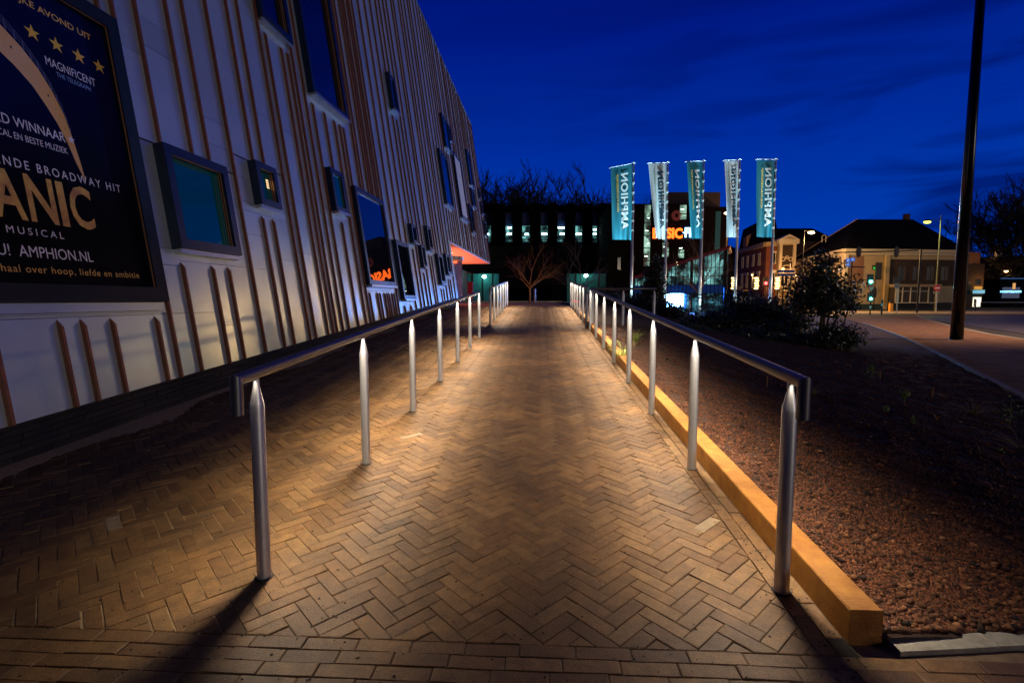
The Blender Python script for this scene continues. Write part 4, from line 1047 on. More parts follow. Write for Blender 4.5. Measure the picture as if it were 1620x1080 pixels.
# ------------------------------------------------------------------ buildings across the road
class Fac:
    """vertical wall from A to B (ground points); s runs from A to B, h is height above street, o is distance in front of the wall"""
    def __init__(s, A, B):
        s.A = Vector((A.x, A.y, 0)); s.B = Vector((B.x, B.y, 0)); s.L = (s.B-s.A).length; s.u = (s.B-s.A)/s.L; s.n = Vector((s.u.y, -s.u.x, 0))
        if s.n.dot(-s.A) < 0: s.n = -s.n
    def P(s, a, h, o=0.): q = s.A+s.u*a+s.n*o; return Vector((q.x, q.y, GZ+h))
    def box(s, b, a0, a1, h0, h1, o0, o1):
        return b.add([s.P(a0,h0,o0),s.P(a1,h0,o0),s.P(a1,h1,o0),s.P(a0,h1,o0),s.P(a0,h0,o1),s.P(a1,h0,o1),s.P(a1,h1,o1),s.P(a0,h1,o1)],
                     [(3,2,1,0),(4,5,6,7),(0,1,5,4),(1,2,6,5),(2,3,7,6),(3,0,4,7)])
    def part(s, name, m, par, *bx):
        b = MB()
        for q in bx: s.box(b, *q)
        return b.build(name, m, par)
    def arch(s, name, m, par, a, h, r, w, o0, o1, leg=0., full=False):
        b = MB(); k0, k1, n = (0, 2*math.pi, 16) if full else (0, math.pi, 10)
        ring = []
        for i in range(n+1):
            t = k0+(k1-k0)*i/n; ring.append((math.cos(t), math.sin(t)))
        for (c0, s0), (c1, s1) in zip(ring, ring[1:]):
            q = [(a+c0*r, h+s0*r), (a+c1*r, h+s1*r), (a+c1*(r+w), h+s1*(r+w)), (a+c0*(r+w), h+s0*(r+w))]
            b.add([s.P(x, y, o0) for x, y in q]+[s.P(x, y, o1) for x, y in q], [(3,2,1,0),(4,5,6,7),(0,1,5,4),(1,2,6,5),(2,3,7,6),(3,0,4,7)])
        if leg: s.box(b, a-r-w, a-r, h-leg, h, o0, o1); s.box(b, a+r, a+r+w, h-leg, h, o0, o1)
        return b.build(name, m, par)
    def disc(s, name, m, par, a, h, r, o, leg=0.):
        b = MB(); pts = [s.P(a+r*math.cos(math.pi*k/10), h+r*math.sin(math.pi*k/10), o) for k in range(11)]
        if leg: pts += [s.P(a-r, h-leg, o), s.P(a+r, h-leg, o)]
        b.add(pts, [tuple(range(len(pts)))]); return b.build(name, m, par)
def hfor(v, u, d): return at(u, v, d).z-GZ    # height above street of a point seen at row v, d metres away

M['cream'] = mat('cream_render', (.50,.36,.20), .8, var=.12, vscale=.5)
M['creamtrim'] = mat('cream_trim', (.62,.50,.36), .7)
M['redbrick'] = mat('red_brick_wall', (.16,.045,.028), .9, var=.25, vscale=1.2)
M['darkwall'] = mat('dark_brown_wall', (.045,.026,.02), .9, var=.3, vscale=.6)
M['roof'] = mat('black_roof', (.004,.004,.005), 1.0, spec=.05, var=.4, vscale=2)
M['whitepaint'] = mat('white_painted_wood', (.62,.55,.46), .6)
M['nightpane'] = mat('night_pane', (.006,.007,.009), .35, spec=.12)
M['stonetrim'] = mat('stone_trim', (.40,.28,.17), .8)
def win_part(fc, par, a, h0, w, hh, m_f, o=.0, cross=True):
    fr = fc.part('window', m_f, par, (a, a+.09, h0, h0+hh, o, o+.07), (a+w-.09, a+w, h0, h0+hh, o, o+.07), (a+.09, a+w-.09, h0+hh-.1, h0+hh, o, o+.07), (a+.09, a+w-.09, h0, h0+.1, o, o+.07),
                 *([(a+w/2-.035, a+w/2+.035, h0+.1, h0+hh-.1, o, o+.06)] if cross else []))
    fc.part('pane', M['nightpane'], fr, (a+.09, a+w-.09, h0+.1, h0+hh-.1, o+.012, o+.025)); return fr

# --- cream corner building with a hipped roof
cr_ = thing('corner_building', 'cream corner building with wide black hipped roof and glazed bay behind the green signal', 'building')
C0 = ground(1334, 70); C1 = ground(1514, 72); CL = ground(1253, 92)
fr_, flh = Fac(C0, C1), Fac(CL, C0)
He = 7.75
b = MB(); back = Vector((6, 24, 0))
def prismh(b, pts, h0, h1): 
    n = len(pts); b.add([(p.x,p.y,GZ+h0) for p in pts]+[(p.x,p.y,GZ+h1) for p in pts], [tuple(range(n))[::-1], tuple(range(n,2*n))]+[(k,(k+1)%n,n+(k+1)%n,n+k) for k in range(n)])
    return b
prismh(b, [C0, C1, C1+back, CL+Vector((10,10,0)), CL], -.1, He); b.build('wall', M['cream'], cr_)
ce = MB(); Lr = fr_.L
fr_.box(ce, -.35, Lr+.3, He, He+.45, -.2, .45); fr_.box(ce, -.2, Lr, He-.35, He-.002, .002, .2); ce.build('cornice', M['creamtrim'], cr_)
ce = MB(); flh.box(ce, 0, flh.L-.02, He+.003, He+.448, -.2, .45); flh.box(ce, 0, flh.L, He-.7, He-.002, .003, .22); ce.build('cornice', M['creamtrim'], cr_)
# roof
R0 = Vector((at(1356,347,78).x, at(1356,347,78).y, at(1356,347,78).z)); R1 = at(1444, 347, 80)
e0, e1 = fr_.P(-.5, He+.45, .6), fr_.P(Lr+.6, He+.45, .6); eb = fr_.P(Lr+.6, He+.45, -18); el = flh.P(-1, He+.45, .5); elb = flh.P(-1, He+.45, -14)
mesh('roof', [e0, e1, eb, elb, el, R0, R1], [(0,1,6,5),(1,2,6),(2,3,5,6),(4,0,5),(3,4,5)], M['roof'], cr_)
MB().tube([e0+Vector((-.0,0,.02)), el+(R0-el)*.0, ], .05, 5)
MB().tube([flh.P(-1,He+.5,.5), R0], .09, 6).build('roof_ridge', M['stonetrim'], cr_)
for u in (1434,): p = at(u, 345, 80); MB().box(p.x-.35, p.x+.35, p.y-.3, p.y+.3, p.z-1.2, p.z+.6).build('chimney', M['darkwall'], cr_)
# pilasters and wall fields of the right front
s0 = lambda u: ((u-1334)/(1514-1334))*Lr
for (ua, ub, m_) in ((1332,1336.5,'creamtrim'),(1395,1401,'cream')): fr_.part('pilaster', M[m_], cr_, (s0(ua), s0(ub), -.0, He-.36, .003, .28))
fr_.part('wall_field', mat('brown_field', (.26,.12,.07), .85), cr_, (s0(1339), s0(1362), 3.6, He-.5, .002, .05))
fr_.part('wall_field', M['darkwall'], cr_, (s0(1402), s0(1514), 3.25, He-.9, .002, .06))
fr_.part('plinth', mat('green_black_plinth', (.01,.03,.025), .7), cr_, (s0(1338), s0(1394), 0, .75, .002, .12))
win_part(fr_, cr_, s0(1381), 4.1, s0(1390.5)-s0(1381), 2.3, M['darkwall'], .0)
fr_.disc('pane', M['nightpane'], cr_, s0(1379.5), 2.7, .52, .03, 1.0); fr_.arch('window_surround', M['creamtrim'], cr_, s0(1379.5), 2.7, .52, .10, .002, .1, .2)
for u in (1424, 1447, 1469, 1492):        # upper windows of the dark part
    f_ = win_part(fr_, cr_, s0(u-9), 3.9, s0(u+6)-s0(u-9), 2.1, M['darkwall'], .06); fr_.part('curtain', mat('pale_curtain', (.10,.05,.035), .9), f_, (s0(u+2), s0(u+4.0), 4.0, 5.9, .088, .095))
bay = fr_.part('glazed_bay', mat('bay_inside', (.05,.035,.03), .8), cr_, (s0(1402), s0(1470), 1.0, 3.05, .07, 1.2))
fr_.part('bay_roof', M['stonetrim'], bay, (s0(1401), s0(1472), 3.06, 3.42, .07, 1.5))
for u in (1403, 1407, 1413.5, 1426, 1440, 1454, 1468.5): fr_.part('mullion', M['whitepaint'], bay, (s0(u)-.06, s0(u)+.06, .9, 3.05, 1.202, 1.30))
fr_.part('transom', M['whitepaint'], bay, (s0(1402), s0(1454), 2.45, 2.52, 1.203, 1.27))
fr_.part('sill', M['whitepaint'], bay, *[(s0(1403+i*6.6), s0(1403+i*6.6+5), .86, .99, 1.21, 1.38) for i in range(10)])
fr_.part('plinth', M['rib_dark'], cr_, (s0(1402), s0(1514), 0, .95, .002, .55))
for (u, v) in ((1358.5,398),(1418,398.5)):     # oval ornaments hung on a span wire
    pass
# left receding front: pilasters and arched openings, lit by the street lamps
for k in range(5):
    a = flh.L*(.06+k*.235); flh.part('pilaster', M['creamtrim'], cr_, (a-.35, a+.35, 0, He-.71, .003, .3))
for k in range(4):
    a = flh.L*(.18+k*.235); flh.disc('pane', M['nightpane'], cr_, a, 5.2, .75, .04, 3.2); flh.arch('window_surround', M['creamtrim'], cr_, a, 5.2, .75, .22, .005, .22, 3.2)
p = at(1303.5, 378, 80); q = thing('dormer_arch', 'pale arched dormer on the dark roof of the cream corner building', 'dormer')
b = MB(); 
for i in range(9):
    t0, t1 = math.pi*i/9, math.pi*(i+1)/9
    for tt in (0,): b.tube([p+camr*math.cos(t0)*.30+Vector((0,0,.3+.30*math.sin(t0))), p+camr*math.cos(t1)*.30+Vector((0,0,.3+.30*math.sin(t1)))], .07, 5)
b.tube([p+camr*.30+Vector((0,0,-.5)), p+camr*.30+Vector((0,0,.3))], .07, 5); b.tube([p-camr*.30+Vector((0,0,-.5)), p-camr*.30+Vector((0,0,.3))], .07, 5)
q.parent = None; dm = b.build('dormer', M['whitepaint'], cr_); bpy.data.objects.remove(q)

# --- temple-fronted house
th_ = thing('temple_front_house', 'narrow ochre house with a white pediment and gothic tracery', 'building')
TA, TB = ground(1229, 84), ground(1254.5, 84); tf = Fac(TA, TB); Ht = hfor(386, 1240, 84); w_ = tf.L
TE = mat('ochre_render', (.50,.33,.13), .8, var=.15, vscale=.8)
prismh(MB(), [TA, TB, TB+Vector((2,14,0)), TA+Vector((2,14,0))], -.1, Ht).build('wall', TE, th_)
tf.part('entablature', M['whitepaint'], th_, (-.35, w_+.35, Ht, Ht+.62, -.1, .55))
ap = hfor(371, 1241, 84)
b = MB(); b.add([tf.P(-.45,Ht+.63,.6), tf.P(w_+.45,Ht+.63,.6), tf.P(w_/2,ap,.6), tf.P(-.45,Ht+.63,-1.5), tf.P(w_+.45,Ht+.63,-1.5), tf.P(w_/2,ap,-1.5)], [(0,1,2),(5,4,3),(0,2,5,3),(1,4,5,2),(0,3,4,1)]); b.build('pediment', M['whitepaint'], th_)
b = MB(); b.add([tf.P(.15,Ht+.75,.61), tf.P(w_-.15,Ht+.75,.61), tf.P(w_/2,ap-.32,.61)], [(0,1,2)]); b.build('pediment_field', mat('pediment_field', (.36,.26,.20), .8), th_)
tf.part('wall_field', M['darkwall'], th_, (.35, w_-.35, 6.4, Ht-.15, .003, .03))
for a in (.1, w_-.3): tf.part('column', M['creamtrim'], th_, (a-.1, a+.3, 0, Ht-.002, .004, .35))
for (a, h, r) in ((w_*.27, 7.9, .24),(w_*.73, 7.9, .24),(w_*.5, 8.2, .16)): tf.arch('tracery_ring', M['creamtrim'], th_, a, h, r, .12, .032, .14, full=True)
tf.arch('tracery_arch', M['creamtrim'], th_, w_/2, 6.1, .75, .16, .032, .16, .5)
for a in (w_*.24, w_*.5, w_*.76):
    tf.disc('pane', M['nightpane'], th_, a, 5.3, .22, .05, 2.0); tf.arch('window_surround', M['creamtrim'], th_, a, 5.3, .22, .08, .033, .14, 2.0)
tf.part('balcony', M['creamtrim'], th_, (0, w_, 2.75, 2.9, .36, 1.0), (0, w_, 3.45, 3.55, .9, 1.0), *[(k*.22, k*.22+.07, 2.9, 3.45, .93, .99) for k in range(int(w_/.22))])
tf.disc('doorway', mat('lit_doorway', (.30,.19,.05), .6, emit=(1,.55,.08), es=.10), th_, w_/2, 1.5, .55, .05, 1.4); tf.arch('door_surround', M['creamtrim'], th_, w_/2, 1.5, .55, .15, .02, .2, 1.4)
# link wing between temple front and the cream building
lk = thing('link_wing', 'yellow lit wing between the temple fronted house and the cream corner building', 'building')
KA, KB = ground(1254.8, 86), ground(1266, 90); kf = Fac(KA, ground(1276, 90)); prismh(MB(), [KA, ground(1276,90), ground(1276,96), KA+Vector((2,9,0))], -.1, 7.2).build('wall', TE, lk)
kf.part('cornice', M['creamtrim'], lk, (0, kf.L, 7.2, 7.6, -.1, .3)); kf.disc('pane', M['nightpane'], lk, kf.L*.4, 5.1, .42, .04, 1.2); kf.arch('window_surround', M['creamtrim'], lk, kf.L*.4, 5.1, .42, .14, .005, .15, 1.2)

# --- brick house with white windows
bh = thing('brick_house', 'three storey red brick corner house with white windows and a broad pale cornice', 'building')
BA, BC, BB = ground(1168, 99), ground(1209, 86), ground(1229, 85); bf1, bf2 = Fac(BA, BC), Fac(BC, BB); Hb = hfor(390, 1209, 86)
prismh(MB(), [BC, BB, BB+Vector((3,14,0)), BA+Vector((6,6,0)), BA], -.1, Hb).build('wall', M['redbrick'], bh)
bf1.part('cornice', M['stonetrim'], bh, (-.1, bf1.L, Hb+.003, Hb+.72, -.2, .45)); bf2.part('cornice', M['stonetrim'], bh, (-.05, bf2.L, Hb, Hb+.718, -.2, .45))
for (ff, us) in ((bf1, (.10,.30,.52,.74)), (bf2, (.5,))):
    for fx in us:
        w = 1.0; a = ff.L*fx
        f_ = win_part(ff, bh, a, Hb-2.9, w, 1.9, M['whitepaint']); ff.part('lintel', M['whitepaint'], bh, (a-.1, a+w+.1, Hb-.98, Hb-.82, .002, .12))
        f_ = win_part(ff, bh, a, Hb-6.7, w, 2.4, M['whitepaint']); ff.part('lintel', M['whitepaint'], bh, (a-.2, a+w+.2, Hb-4.28, Hb-3.9, .002, .2))
bf1.part('balcony', M['stonetrim'], bh, (.2, bf1.L*.42, Hb-7.2, Hb-6.95, .01, .9), *[(.3+k*.35, .36+k*.35, Hb-6.95, Hb-6.2, .8, .88) for k in range(10)], (.2, bf1.L*.42, Hb-6.2, Hb-6.1, .78, .9))
for k in range(3): bf1.part('shop_window', mat('shop_window_light', (.1,.07,.04), .4, emit=(1,.78,.5), es=.35), bh, (bf1.L*(.05+k*.2), bf1.L*(.18+k*.2), .6, 1.9, .002, .03))
# mansard roofs behind
p0, p1, p2, p3 = bf1.P(-.1,Hb+.72,.2), bf1.P(bf1.L,Hb+.72,.2), bf2.P(bf2.L,Hb+.72,.2), BA+Vector((8,14,0)); rt = at(1180, 360, 100).z
mesh('roof', [p0, p1, p2, Vector((p3.x,p3.y,p0.z)), Vector((p0.x+2.2,p0.y+4,rt)), Vector((p1.x+1.2,p1.y+4.5,rt)), Vector((p2.x+1,p2.y+4,rt)), Vector((p3.x,p3.y+1,rt))], [(0,1,5,4),(1,2,6,5),(4,5,6,7),(3,0,4,7)], M['roof'], bh)
dm_ = MB(); q = at(1187, 380, 95); dm_.box(q.x-.9, q.x+.9, q.y-.6, q.y+1, q.z-1.2, q.z+.5); dm_.add([(q.x-1.1,q.y-.7,q.z+.5),(q.x+1.1,q.y-.7,q.z+.5),(q.x,q.y-.7,q.z+1.2),(q.x,q.y+1.5,q.z+1.2)], [(0,1,2),(0,2,3),(1,3,2)]); dm_.build('dormer', mat('dormer_render', (.30,.17,.12), .8), bh)
rb_ = thing('dark_roofed_house', 'house of which only a broad flat black roof rises behind the temple fronted house', 'building')
q0, q1 = ground(1212, 106), ground(1300, 106); rfz = hfor(358, 1250, 106); prismh(MB(), [q0, q1, q1+Vector((8,10,0)), q0+Vector((-2,10,0))], -.1, rfz-3).build('wall', M['darkwall'], rb_)
q0b, q1b = q0+Vector((2,3,0)), q1+Vector((-1,3,0))
mesh('roof', [(q0.x,q0.y,GZ+rfz-3),(q1.x+3,q1.y,GZ+rfz-3),(q1b.x,q1b.y,GZ+rfz),(q0b.x-3.5,q0b.y,GZ+rfz),(q1.x,q1.y+10,GZ+rfz-3),(q0.x,q0.y+10,GZ+rfz-3)], [(0,1,2,3),(1,4,2),(4,5,3,2),(5,0,3)], M['roof'], rb_)
# --- far small house left of the brick one
sh_ = thing('small_street_house', 'small pale corner house seen between the glass hall and the fourth flag pole', 'building')
SA, SB = ground(1151, 112), ground(1169, 112); sf_ = Fac(SA, SB); prismh(MB(), [SA, SB, SB+Vector((2,10,0)), SA+Vector((2,10,0))], -.1, hfor(402,1160,112)).build('wall', mat('dark_pale_wall', (.20,.11,.065), .9, var=.2), sh_)
hh = hfor(402,1160,112); sf_.part('cornice', M['stonetrim'], sh_, (-.2, sf_.L+.2, hh, hh+.5, -.1, .4)); sf_.part('cornice', M['stonetrim'], sh_, (-.2, sf_.L+.2, hh-3.6, hh-3.0, .002, .5))
for k in (.2,.62): win_part(sf_, sh_, sf_.L*k, hh-2.6, .8, 1.5, M['stonetrim']); win_part(sf_, sh_, sf_.L*k, hh-6.4, .8, 1.7, M['stonetrim'])
a_, b2_ = sf_.P(0,hh+.5,.3), sf_.P(sf_.L,hh+.5,.3); mesh('roof', [a_, b2_, (a_+b2_)/2+Vector((0,3,1.6)), b2_+Vector((0,8,0)), a_+Vector((0,8,0))], [(0,1,2),(1,3,2),(3,4,2),(4,0,2)], M['roof'], sh_)

# --- sports hall with the lit sign, its staircase windows and sloping glass entrance hall
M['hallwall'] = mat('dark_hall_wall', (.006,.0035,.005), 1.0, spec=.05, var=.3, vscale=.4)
hl = thing('sports_hall', 'tall dark building with lit stair windows behind the flags', 'building')
HA, HB = ground(962, 66), ground(1100, 66); hf = Fac(HA, HB); Hh = hfor(320, 1010, 65)
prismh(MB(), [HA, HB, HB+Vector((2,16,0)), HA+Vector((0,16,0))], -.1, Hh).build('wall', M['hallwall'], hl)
hs = lambda u: (u-962)/(1100-962)*hf.L
TW = thing('tower_block', 'dark square tower part right of the lit sign, behind the glass hall', 'building')
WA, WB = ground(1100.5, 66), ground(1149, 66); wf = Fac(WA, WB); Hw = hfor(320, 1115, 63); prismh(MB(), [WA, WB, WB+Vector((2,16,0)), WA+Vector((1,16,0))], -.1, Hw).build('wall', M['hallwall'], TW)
wf.part('roof_storey', mat('mauve_cladding', (.03,.015,.02), .8), TW, (-4, wf.L, Hw+.003, hfor(304,1115,69), -8, -3))
M['cyanroom'] = mat('lit_room_wall', (.10,.15,.12), .7, emit=(.30,.62,.50), es=.30, var=.5, vscale=1.2)
def room_mat(name, c, s, sc_, lo=.42, hi=.62):   # lit rooms behind glass: uneven light, ceiling tubes, furniture shapes
    m = bpy.data.materials.new(name); m.use_nodes = True; t = m.node_tree; b = t.nodes['Principled BSDF']; nn = t.nodes.new; ln = t.links.new
    g = nn('ShaderNodeNewGeometry'); mpn = nn('ShaderNodeMapping'); mpn.inputs['Scale'].default_value = (sc_, sc_, sc_*.75); ln(g.outputs['Position'], mpn.inputs[0])
    v = nn('ShaderNodeTexVoronoi'); v.distance = 'CHEBYCHEV'; v.inputs['Scale'].default_value = 1; ln(mpn.outputs[0], v.inputs['Vector'])
    s2 = nn('ShaderNodeSeparateXYZ'); ln(v.outputs['Color'], s2.inputs[0])
    n = nn('ShaderNodeTexNoise'); n.inputs['Scale'].default_value = .6; n.inputs['Detail'].default_value = 8; ln(mpn.outputs[0], n.inputs['Vector'])
    r = nn('ShaderNodeMapRange'); r.inputs['From Min'].default_value = lo; r.inputs['From Max'].default_value = hi; ln(n.outputs['Fac'], r.inputs['Value'])
    k = nn('ShaderNodeMath'); k.operation = 'MULTIPLY'; ln(r.outputs[0], k.inputs[0]); ln(s2.outputs[0], k.inputs[1])
    k2 = nn('ShaderNodeMath'); k2.operation = 'MULTIPLY'; ln(k.outputs[0], k2.inputs[0]); k2.inputs[1].default_value = s*2.2
    b.inputs['Base Color'].default_value = (.02,.03,.03,1); b.inputs['Emission Color'].default_value = (*c, 1); ln(k2.outputs[0], b.inputs['Emission Strength']); b.inputs['Roughness'].default_value = .2
    return m
M['stairlight'] = room_mat('stair_window_light', (.42,.72,.55), .55, 1.1)
M['halllight'] = room_mat('glass_hall_light', (.26,.68,.66), .50, 1.5)
M['halllow'] = room_mat('glass_hall_low_light', (.10,.42,.55), .40, 2.0)
M['tube_w'] = emis('ceiling_tube', (.75,1,.85), 6)
M['blackmetal'] = mat('black_metal', (.012,.013,.015), .5, .3)
for (ua, ub, va, vb) in ((1017,1026.5,322,420),(1046,1056,382,405),(1072,1082,322,345),(1071,1080,394,407)):
    h0, h1 = hfor(vb, ua, 65), hfor(va, ua, 65)
    f_ = hf.part('window', M['stairlight'], hl, (hs(ua), hs(ub), h0, h1, .005, .02))
    n_ = max(1, int((h1-h0)/1.6)); [hf.part('transom', M['blackmetal'], f_, (hs(ua), hs(ub), h0+k*1.6+.6, h0+k*1.6+.72, .022, .06)) for k in range(n_)]
    [hf.part('ceiling_light', M['tube_w'], f_, (hs(ua)+.1+.3*(k % 2), hs(ua)+.5+.12*(k%2), h0+k*1.6+1.2, h0+k*1.6+1.28, .022, .03)) for k in range(n_)]
for (ua, ub, va, vb) in ((1128,1136,330,400),(997,1002,402,412),(976,981,405,425)):
    (wf if ua > 1083 else hf).part('window', mat('dim_window', (.01,.02,.02), .2, emit=(.1,.3,.28), es=.10, var=.3), (TW if ua > 1083 else hl), (((ua-1100.5)/48.5*wf.L) if ua > 1083 else hs(ua), ((ub-1100.5)/48.5*wf.L) if ua > 1083 else hs(ub), hfor(vb,ua,64), hfor(va,ua,64), .005, .02))
# round flower-like emblem above the letters
q = MB(); cc = (hs(1067), hfor(339, 1067, 65))
for k in range(16):
    t0 = 2*math.pi*k/16; r0_, r1_ = .15, .74
    P_ = [(cc[0]+r*math.cos(t0+o_), cc[1]+r*math.sin(t0+o_)) for r, o_ in ((r0_,0),(r1_*.75,.05),(r1_,.42),(r1_*.72,.36))]
    q.add([hf.P(x, y, .04) for x, y in P_], [(0,1,2,3)])
q.build('emblem', mat('dark_red_emblem', (.22,.05,.06), .7, emit=(.5,.05,.06), es=.05), hl)
# sign letters
sg = thing('illuminated_sign', 'glowing gym sign in red-orange and blue-white letters on the dark hall', 'sign')
ux = hf.u; uz = Vector((0,0,1))
lo_, ro_ = hf.P(hs(1028.5), hfor(377,1030,65), .35), hf.P(hs(1075), hfor(376,1075,65), .35)
hsg = hfor(358.5,1050,65)-hfor(375.5,1050,65)
tilt_ = (Vector((ux.x, ux.y, .0))).normalized()
M['sign_red'] = emis('red_sign_light', (1,.125,.012), 3.6); M['sign_blue'] = emis('blue_sign_light', (.25,.62,1), 6)
w1_ = hs(1075.5)-hs(1029)
o = place_text('letters', 'BASIC', w1_, hsg, hf.P(hs(1029), hfor(376.5,1050,65), .35), tilt_, uz, M['sign_red'], sg, bold=.045, extrude=.03)
o = place_text('letters', 'FIT', hs(1098.5)-hs(1079), hsg*.92, hf.P(hs(1079), hfor(374.5,1050,65), .35), tilt_, uz, M['sign_blue'], sg, bold=.045, extrude=.03)
hf.part('dash', M['sign_blue'], sg, (hs(1076.3), hs(1078.3), hfor(368,1050,65), hfor(366,1050,65), .33, .4))
hf.part('letter_rail', M['blackmetal'], sg, (hs(1029), hs(1098), hfor(378,1050,65), hfor(377.4,1050,65), .1, .34))
sl = bpy.data.lights.new('sign_glow', 'AREA'); sl.energy = 45; sl.color = (1,.10,.02); sl.shape = 'RECTANGLE'; sl.size = 3.6; sl.size_y = 1.0
so = bpy.data.objects.new('sign_glow', sl); col.objects.link(so); so.location = hf.P(hs(1052), hfor(367,1050,65), .55); so.rotation_euler = (-hf.n).to_track_quat('-Z','Y').to_euler(); so.parent = sg
# glass hall: sloping red eaves line, mullions, bright blue screen
gh = thing('glass_hall', 'glazed entrance hall with a rising red roof edge and a bright blue-white screen', 'building')
GA, GB = ground(1003, 58), ground(1149, 54); gf = Fac(GA, GB); gs = lambda u: (u-1003)/(1149-1003)*gf.L
g0, g1 = hfor(441, 1003, 58), hfor(393, 1149, 54)
def geave(u): return g0+(g1-g0)*(u-1003)/(146)
b = MB(); b.add([gf.P(0,0,-.5),gf.P(gf.L,0,-.5),gf.P(gf.L,geave(1149),-.5),gf.P(0,geave(1003),-.5)], [(0,1,2,3)]); b.build('interior_wall', M['halllight'], gh)
b = MB(); b.add([gf.P(0,0,-.49),gf.P(gf.L,0,-.49),gf.P(gf.L,3.0,-.49),gf.P(0,2.2,-.49)], [(0,1,2,3)]); b.build('interior_wall', M['halllow'], gh)
b = MB(); b.add([gf.P(0,geave(1003),.35),gf.P(gf.L+.2,geave(1149),.35),gf.P(gf.L+.2,geave(1149)+.28,.35),gf.P(0,geave(1003)+.28,.35),gf.P(0,geave(1003),-6),gf.P(gf.L+.2,geave(1149),-6),gf.P(gf.L+.2,geave(1149)+.28,-6),gf.P(0,geave(1003)+.28,-6)], [(3,2,1,0)[::-1],(4,5,6,7)[::-1],(2,3,7,6),(0,1,5,4),(1,2,6,5),(3,0,4,7)])
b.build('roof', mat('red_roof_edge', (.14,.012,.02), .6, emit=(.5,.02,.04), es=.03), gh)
gf.part('floor_band', mat('blue_band', (.01,.03,.09), .4, emit=(.0,.10,.6), es=.10), gh, (0, gf.L-.3, 2.0, 2.9, -.05, .05))
b = MB()
b_u = [1003+i*6.1 for i in range(25)]
for u in b_u: gf.box(b, gs(u)-.035, gs(u)+.035, 0, geave(u)-.02, .05, .15)
b.build('mullions', M['blackmetal'], gh)['kind'] = 'stuff'
[gf.part('transom', M['blackmetal'], gh, (gs(1003 if h<2.4 else 1003+ (h-1.6)*24), gf.L, h, h+.06, .055, .14)) for h in (1.2, 2.0, 2.9, 3.8, 4.7)]
for u in (1095, 1112, 1146): gf.part('column', M['blackmetal'], gh, (gs(u)-.16, gs(u)+.16, 0, geave(u), -.45, -.2))
scr = gf.part('screen', emis('blue_white_screen', (.16,.42,1), 85), gh, (gs(1057), gs(1084), .55, 1.98, .16, .2))
gf.part('screen_edge', emis('blue_edge_light', (.02,.18,1), 2.2), gh, (gs(1086), gs(1088.5), .3, 1.98, .16, .19), (gs(1144.5), gs(1145.5), .3, 2.6, .16, .19))
gl_ = bpy.data.lights.new('screen_glow', 'AREA'); gl_.energy = 7500; gl_.color = (.10,.30,1); gl_.shape = 'RECTANGLE'; gl_.size = 2; gl_.size_y = 1.4
go = bpy.data.objects.new('screen_glow', gl_); col.objects.link(go); go.location = gf.P(gs(1070), 1.25, .3); go.rotation_euler = gf.n.to_track_quat('-Z','Y').to_euler(); go.parent = gh
MB().ball(gf.P(gs(1073), hfor(417,1073,56), .2), .16, 8, 6).build('globe_lamp', emis('warm_globe', (1,.72,.35), 9), gh)
# railing in front of the screen
rr_ = thing('path_railing', 'thin railing with pale posts in front of the bright blue screen', 'railing')
for (u, v0, v1) in ((1077,470,486),(1091,475,492)): MB().tube([at(u,v1+2,25), at(u,v0,25)], .03, 8).build('post', M['whitepaint'], rr_, True)
for dv in (0, 5): MB().tube([at(1060,463+dv,25), at(1118,466.5+dv,25)], .018, 6).build('rail', M['blackmetal'], rr_)

# --- car park at the back with cyan tube lights between dark vertical panels
cp = thing('car_park', 'long dark multi storey car park with cyan lights between vertical panels', 'building')
PA, PB = ground(742, 78), ground(966, 78); pf = Fac(PA, PB); ps = lambda u: (u-742)/(966-742)*pf.L
Hp = hfor(322, 850, 78)
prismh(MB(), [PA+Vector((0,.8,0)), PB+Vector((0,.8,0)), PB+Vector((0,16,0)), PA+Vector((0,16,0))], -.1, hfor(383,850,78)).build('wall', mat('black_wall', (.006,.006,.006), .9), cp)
prismh(MB(), [ground(660,80), PA+Vector((-.1,.8,0)), PA+Vector((-.1,16,0)), ground(660,96)], -.1, hfor(383,850,78)).build('side_wing', mat('black_wing', (.006,.006,.006), .9), cp)
M['cyanlit'] = room_mat('deck_light', (.20,.62,.60), .55, 1.6, .38, .6)
M['cyantube'] = emis('cyan_tube', (.55,1,1), 14)
gaps = [(763,771),(773,777),(800,810.5),(826,838),(855,866),(881,893),(909,920),(936,943),(963,966)]
h0, h1 = hfor(382, 850, 78), hfor(357, 850, 78)
for (ua, ub) in gaps:
    f_ = pf.part('deck_opening', M['cyanlit'], cp, (ps(ua), ps(ub), h0, h1, -.25, -.2))
    pf.part('deck_rail', M['blackmetal'], f_, *[(ps(ua), ps(ub), h0+k*.42+.3, h0+k*.42+.40, -.18, -.12) for k in range(3)])
for (ua, ub, v) in ((762,775,370.3),(802,810,360),(801,810.5,370),(829,837,370.3),(855,866,370),(881,893,360),(884,893,369.8),(909,920,370),(936,943,363),(936,943,369.8),(964,966,369)):
    pf.part('tube_light', M['cyantube'], cp, (ps(ua)+.12, ps(ub)-.12, hfor(v,850,78)-.13, hfor(v,850,78)+.09, -.05, .02))
pn = [(745,763),(777,800),(811,826),(838,855),(866,881),(893,909),(920,936),(943,963)]
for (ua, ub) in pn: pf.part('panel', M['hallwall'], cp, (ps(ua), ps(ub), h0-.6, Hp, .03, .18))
for (ua, ub) in gaps: pf.part('mesh_panel', mat('night_mesh', (.006,.02,.10), .6), cp, (ps(ua), ps(ub), h1+.02, Hp-1.3, -.3, -.25))
prismh(MB(), [PA+Vector((0,1,0)), PB+Vector((0,1,0)), PB+Vector((0,2,0)), PA+Vector((0,2,0))], h1+1.2, Hp-.1).build('roof_parapet', M['hallwall'], cp)
